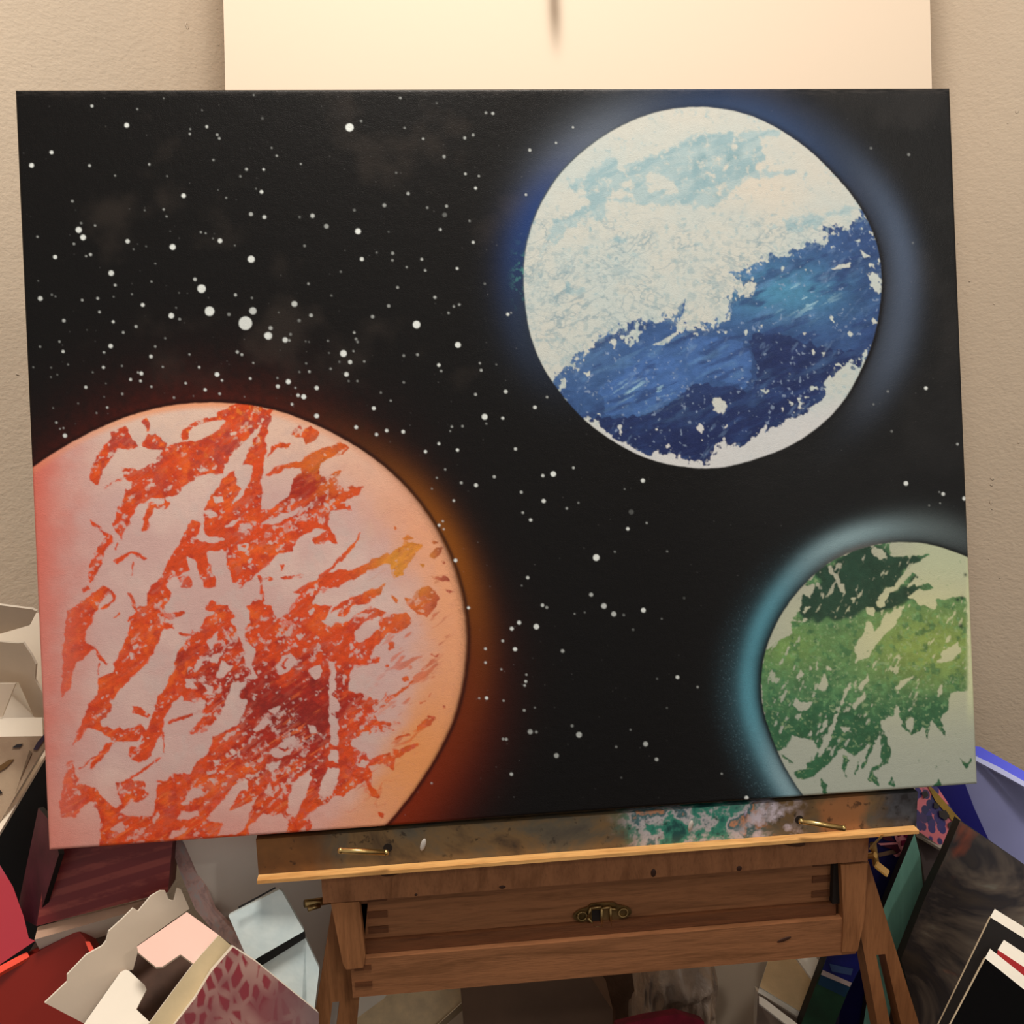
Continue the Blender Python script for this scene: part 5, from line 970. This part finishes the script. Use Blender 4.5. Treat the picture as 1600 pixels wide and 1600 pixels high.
tag(o, 'plain taupe box standing under the left half of the easel drawer', 'box')
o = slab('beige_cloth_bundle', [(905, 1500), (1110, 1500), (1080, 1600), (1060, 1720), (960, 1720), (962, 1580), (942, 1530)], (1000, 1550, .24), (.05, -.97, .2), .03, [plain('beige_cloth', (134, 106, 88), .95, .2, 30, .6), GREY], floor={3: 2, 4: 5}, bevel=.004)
tag(o, 'beige cloth bundle between the taupe box and the crumpled bag', 'cloth')
o = slab('crimson_cloth', [(965, 1603), (1010, 1592), (1060, 1584), (1100, 1596), (1120, 1720), (940, 1720)], (1030, 1595, .05), (0, -.93, .35), .015, [plain('crimson_felt', (120, 14, 38), .95, .3, 60, .6)] * 2, floor={4: 3, 5: 0}, bevel=.004)
tag(o, 'crimson cloth showing at the bottom edge under the easel', 'cloth')
# tan board with white rims, right
s_ = empty('tan_board', tuple(atY(1230, 1600, .11)), 'tan board with raised white rims under the right end of the easel drawer', 'canvas')
slab('tan_face', [(1207, 1480), (1250, 1480), (1280, 1535), (1256, 1584), (1187, 1542)], (1230, 1540, .11), (-.15, -.7, .7), .006, [plain('sand', (228, 196, 150), .8, .1, 40, .3), WHT], s_)
slab('white_rim', [(1232, 1480), (1264, 1480), (1286, 1511), (1274, 1537)], (1262, 1510, .105), (-.15, -.7, .7), .006, [WHT, WHT], s_)
slab('white_rim', [(1187, 1542), (1256, 1585), (1252, 1592), (1184, 1550)], (1220, 1566, .105), (-.15, -.7, .7), .008, [WHT, WHT], s_)
o = slab('stacked_white_rimmed_board', [(1184, 1552), (1250, 1594), (1260, 1720), (1182, 1720), (1182, 1600)], (1220, 1590, .11), (-.1, -.98, .1), .012, [plain('grey_taupe_face', (156, 134, 118), .8, .2, 30), WHT], floor={2: 1, 3: 4})
tag(o, 'grey board with a white top edge directly below the tan board', 'canvas')
o = slab('white_foam_strip', [(1186, 1556), (1194, 1560), (1262, 1612), (1256, 1622), (1186, 1568)], (1220, 1580, .092), (-.2, -.5, .8), .004, [WHT, WHT]); tag(o, 'thin white strip lying across the grey board under the tan board', 'strip')
# blue and green painting
k = NT('blue_green_paint'); g_ = k.node('ShaderNodeSeparateXYZ'); k.ln(k.tc.outputs['Generated'], g_.inputs[0])
PPz = None
BG_B = plain('deep_blue_paint', (24, 34, 130), .45, .5, 22); BG_G = plain('green_paint', (38, 84, 58), .5, .45, 26)
g1 = empty('blue_green_painting', tuple(atY(1300, 1600, .075)), 'small painting with blue sky band, white line and green below, beside the right easel leg', 'painting')
slab('canvas_block', [(1297, 1480), (1338, 1480), (1344, 1512), (1324, 1552), (1300, 1612), (1270, 1720), (1230, 1720), (1252, 1600)], (1310, 1540, .080), (-.1, -.97, .15), .012, [BG_G, BLK], g1, floor={5: 4, 6: 7})
slab('blue_paint', [(1297, 1480), (1338, 1480), (1344, 1512), (1329, 1541), (1284, 1520)], (1310, 1540, .0790), (-.1, -.97, .15), .0008, [BG_B, BG_B], g1, bevel=0)
slab('pale_blue_stroke', [(1296, 1506), (1333, 1514), (1330, 1524), (1300, 1518)], (1310, 1540, .0780), (-.1, -.97, .15), .0006, [plain('dusty_blue', (60, 84, 132), .5)] * 2, g1, bevel=0)
slab('white_line', [(1286, 1516), (1331, 1536), (1328, 1542), (1283, 1523)], (1310, 1540, .0780), (-.1, -.97, .15), .0006, [plain('white_paint', (200, 180, 176), .5)] * 2, g1, bevel=0)
slab('teal_band', [(1283, 1523), (1328, 1543), (1320, 1558), (1278, 1538)], (1310, 1540, .0785), (-.1, -.97, .15), .0006, [plain('dark_teal', (18, 60, 92), .5)] * 2, g1, bevel=0)
o = slab('brown_panel', [(1300, 1470), (1368, 1470), (1420, 1600), (1430, 1720), (1250, 1720), (1290, 1610)], (1350, 1560, .155), (-.1, -.98, .1), .012, [plain('umber', (120, 90, 76), .8, .3, 20), BLK], floor={3: 2, 4: 5})
tag(o, 'dark brown panel seen behind the slotted right leg of the easel', 'panel')
# navy painting with pink dots
n1_ = empty('navy_painting', tuple(atY(1390, 1410, .07)), 'small navy painting with magenta shapes at its top, right of the easel wing nut', 'painting')
NAVY = plain('navy_paint', (24, 20, 92), .45, .3, 20); MAG = plain('magenta_paint', (136, 20, 66), .5, .3, 40); PNK = plain('pink_paint', (236, 150, 160), .5); MAR = plain('plum_paint', (78, 14, 40), .5)
slab('canvas_block', [(1340, 1288), (1430, 1280), (1432, 1300), (1372, 1440), (1376, 1720), (1300, 1720)], (1390, 1350, .155), (-.05, -.98, .12), .014, [NAVY, NAVY], n1_, floor={4: 3, 5: 0})
for nm, poly, m_x in (('pink_ground', [(1400, 1294), (1430, 1290), (1430, 1302), (1416, 1334), (1402, 1338), (1404, 1322), (1398, 1308)], PNK), ('magenta_dot', [(1412, 1298), (1420, 1296), (1424, 1306), (1420, 1312), (1413, 1307)], MAG), ('magenta_dot', [(1402, 1300), (1409, 1298), (1408, 1306), (1403, 1308)], MAG), ('magenta_dot', [(1408, 1314), (1417, 1312), (1416, 1321), (1408, 1322)], MAG),
                     ('plum_shape', [(1376, 1300), (1388, 1302), (1399, 1315), (1384, 1313), (1376, 1307)], MAR), ('pink_line', [(1372, 1318), (1404, 1316), (1405, 1319), (1376, 1321)], PNK), ('plum_shape', [(1380, 1322), (1402, 1320), (1408, 1330), (1402, 1334), (1396, 1328)], MAR), ('pink_line', [(1396, 1336), (1413, 1332), (1412, 1337), (1400, 1339)], PNK), ('grey_stroke', [(1370, 1334), (1398, 1327), (1402, 1333), (1374, 1339)], GREY)):
    dY = .0684 if nm in ('pink_ground', 'pink_line', 'grey_stroke') else .0676
    slab(nm, poly, (1390, 1350, dY + .085), (-.05, -.98, .12), .0006, [m_x, m_x], n1_, bevel=0)
# teal canvas
k = NT('teal_paint'); k.out(k.ramp(k.noise(16, 4, mapping=(6, 1, .5)), [(.3, (122, 186, 170)), (.6, (140, 208, 190)), (.8, (156, 220, 204))]), .5, k.bump(k.noise(600, 2), .3, .0006))
o = slab('teal_canvas', [(1429, 1302), (1438, 1338), (1444, 1406), (1420, 1470), (1400, 1520), (1370, 1720), (1330, 1720), (1376, 1430)], (1410, 1400, .125), (-.2, -.96, .12), .012, [k.m, BLK], floor={5: 4, 6: 7})
tag(o, 'plain teal canvas standing between the easel leg and the dark swirled painting', 'canvas')
# cobblestone painting
k = NT('cobble_paint'); vo = k.node('ShaderNodeTexVoronoi'); vo.feature = 'DISTANCE_TO_EDGE'; vo.inputs['Scale'].default_value = 125; k.ln(k.map((1.1, .6, .9)), vo.inputs['Vector'])
vc = k.node('ShaderNodeTexVoronoi'); vc.inputs['Scale'].default_value = 125; k.ln(k.map((1.1, .6, .9)), vc.inputs['Vector'])
cellc = k.ramp(vc.outputs['Color'], [(.2, (20, 18, 96)), (.6, (40, 30, 136)), (.9, (64, 36, 104))])
k.out(k.mix(k.ramp(vc.outputs['Distance'], [(.54, (1, 1, 1, 1)), (.62, (0, 0, 0, 1))]), (240, 124, 140), cellc), .45)
cb = empty('cobblestone_painting', tuple(atY(1465, 1380, .10)), 'canvas painted with navy cobbles on pink and a yellow border, right of the ledge', 'painting')
slab('canvas_block', [(1429, 1215), (1455, 1215), (1502, 1286), (1486, 1334), (1434, 1298), (1432, 1290)], (1460, 1280, 0.1900), (-.1, -.85, .5), .016, [k.m, WHT], cb)
slab('yellow_border', [(1448, 1225), (1458, 1232), (1502, 1282), (1494, 1290), (1476, 1268), (1462, 1252)], (1460, 1280, 0.1885), (-.1, -.85, .5), .001, [plain('ochre_yellow', (190, 150, 40), .5, .3, 60)] * 2, cb, bevel=0)
for poly in ([(1440, 1238), (1448, 1236), (1451, 1243), (1444, 1248)], [(1460, 1253), (1468, 1258), (1466, 1264), (1459, 1262)], [(1467, 1267), (1478, 1266), (1484, 1275), (1478, 1282), (1468, 1276)], [(1481, 1287), (1489, 1282), (1496, 1288), (1490, 1295), (1482, 1293)]):
    slab('olive_cobble', poly, (1460, 1280, 0.1875), (-.1, -.85, .5), .0008, [plain('olive_black', (44, 34, 30), .5)] * 2, cb, bevel=0)
slab('white_lower_edge', [(1433, 1290), (1440, 1294), (1486, 1324), (1478, 1331), (1433, 1304)], (1460, 1310, 0.1840), (-.1, -.5, .85), .004, [plain('pale_edge', (196, 186, 180), .6), WHT], cb)
slab('grey_underside', [(1434, 1302), (1478, 1330), (1462, 1385), (1464, 1720), (1446, 1720), (1446, 1385)], (1456, 1340, 0.1950), (-.1, -.98, -.1), .01, [plain('warm_grey', (128, 112, 110), .8), BLK], cb, floor={3: 2, 4: 5})
# blue box
bb = empty('blue_box', tuple(atY(1560, 1320, .24)), 'large blue box with a bright blue top rim against the right wall', 'box')
SLB = plain('slate_blue_card', (146, 150, 200), .5, .08, 8, .05)
slab('front_panel', [(1448, 1215), (1527, 1180), (1540, 1186), (1660, 1272), (1680, 1500), (1480, 1500)], (1560, 1260, 0.2230), (-.35, -.9, .2), .04, [SLB, SLB], bb, floor={4: 3, 5: 0})
slab('navy_panel', [(1448, 1215), (1508, 1225), (1522, 1262), (1560, 1345), (1540, 1350), (1492, 1290)], (1560, 1260, 0.2215), (-.35, -.9, .2), .001, [plain('navy_print', (28, 26, 128), .45, .1, 10)] * 2, bb, bevel=0)
slab('bright_top_rim', [(1524, 1166), (1532, 1167), (1660, 1238), (1660, 1256), (1560, 1200), (1522, 1182)], (1560, 1200, 0.2220), (-.35, -.5, .8), .004, [NT('cobalt_rim').out((64, 78, 240), .4), WHT], bb)
slab('white_rim_line', [(1522, 1180), (1560, 1198), (1660, 1254), (1660, 1262), (1560, 1207), (1522, 1187)], (1560, 1200, 0.2190), (-.35, -.5, .8), .003, [plain('pale_blue_line', (190, 200, 250), .5, .03)] * 2, bb)
# dark swirled painting
k = NT('dark_swirl_paint')
a1 = k.noise(7, 5, .6, mapping=(1, 1, 1.3), dist=1.4); a2 = k.noise(11, 4, .6, dist=1)
c = k.ramp(a1, [(.34, (72, 62, 54)), (.45, (46, 42, 46)), (.54, (104, 92, 82)), (.64, (150, 158, 144))])
c = k.mix(k.ramp(a2, [(.58, (0, 0, 0, 1)), (.70, (.75, .75, .75, 1))]), c, (176, 84, 50)); 
gg = k.node('ShaderNodeSeparateXYZ'); k.ln(k.tc.outputs['Generated'], gg.inputs[0])
k.out(c, .35, k.bump(a1, .2, .003), spec=.5)
o = slab('dark_swirled_painting', [(1500, 1283), (1600, 1352), (1660, 1394), (1680, 1720), (1380, 1720), (1424, 1560), (1408, 1498), (1446, 1402), (1476, 1340)], (1520, 1430, .075), (-.22, -.95, .2), .016, [k.m, BLK], floor={3: 2, 4: 5})
tag(o, 'large dark painting with black, grey and rust swirls behind the black canvases', 'painting')
# the black canvases with white edges
BLK2 = plain('black_canvas_paint', (22, 14, 11), .7, .3, 20); RED = plain('red_paint', (190, 40, 44), .5, .15, 30)
EX = Vector((.004, .016, .003))
o = slab('white_edged_black_canvas', [(1547, 1433), (1600, 1466), (1680, 1516), (1690, 1720), (1440, 1720), (1466, 1600)], (1560, 1480, -.03), (-.25, -.86, .45), .012, [BLK2, WHT], floor={3: 2, 4: 5}, ext=(.0087, .008, .0014))
tag(o, 'dark canvas with a white top edge, rearmost of three at the lower right', 'canvas')
def side_edge(o, px, anchor, n):
    o['_o'] = tuple(o.location); slab('canvas_edge', px, anchor, n, .001, [plain('raw_edge', (200, 180, 150), .7)] * 2, o, bevel=0)
side_edge(o, [(1546.4, 1432), (1548.2, 1433), (1467, 1600), (1439, 1656), (1437.2, 1655), (1465.2, 1600)], (1560, 1480, -.0305), (-.25, -.86, .45))
o = slab('red_white_edged_canvas', [(1559, 1484), (1600, 1511), (1680, 1563), (1690, 1720), (1530, 1720)], (1580, 1500, -.055), (-.25, -.86, .45), .012, [RED, WHT], floor={3: 2, 4: 0}, ext=(.0105, .009, .0014))
tag(o, 'red-faced canvas with a white top edge between two black canvases at lower right', 'canvas')
o = slab('white_edged_black_canvas', [(1539, 1497), (1600, 1546), (1680, 1606), (1690, 1720), (1460, 1720), (1484, 1600)], (1560, 1540, -.085), (-.25, -.86, .45), .012, [plain('black_canvas_front', (4, 3, 4), .8, .3, spec=.1), WHT], floor={3: 2, 4: 5}, ext=(.0087, .008, .0014))
tag(o, 'black canvas with a white top edge, frontmost of three at the lower right', 'canvas')
side_edge(o, [(1538, 1496), (1540.4, 1497), (1486, 1600), (1459, 1652), (1456.8, 1651), (1483.6, 1600)], (1560, 1540, -.0855), (-.25, -.86, .45))

for o in bpy.data.objects:
    if '_o' in o: del o['_o']
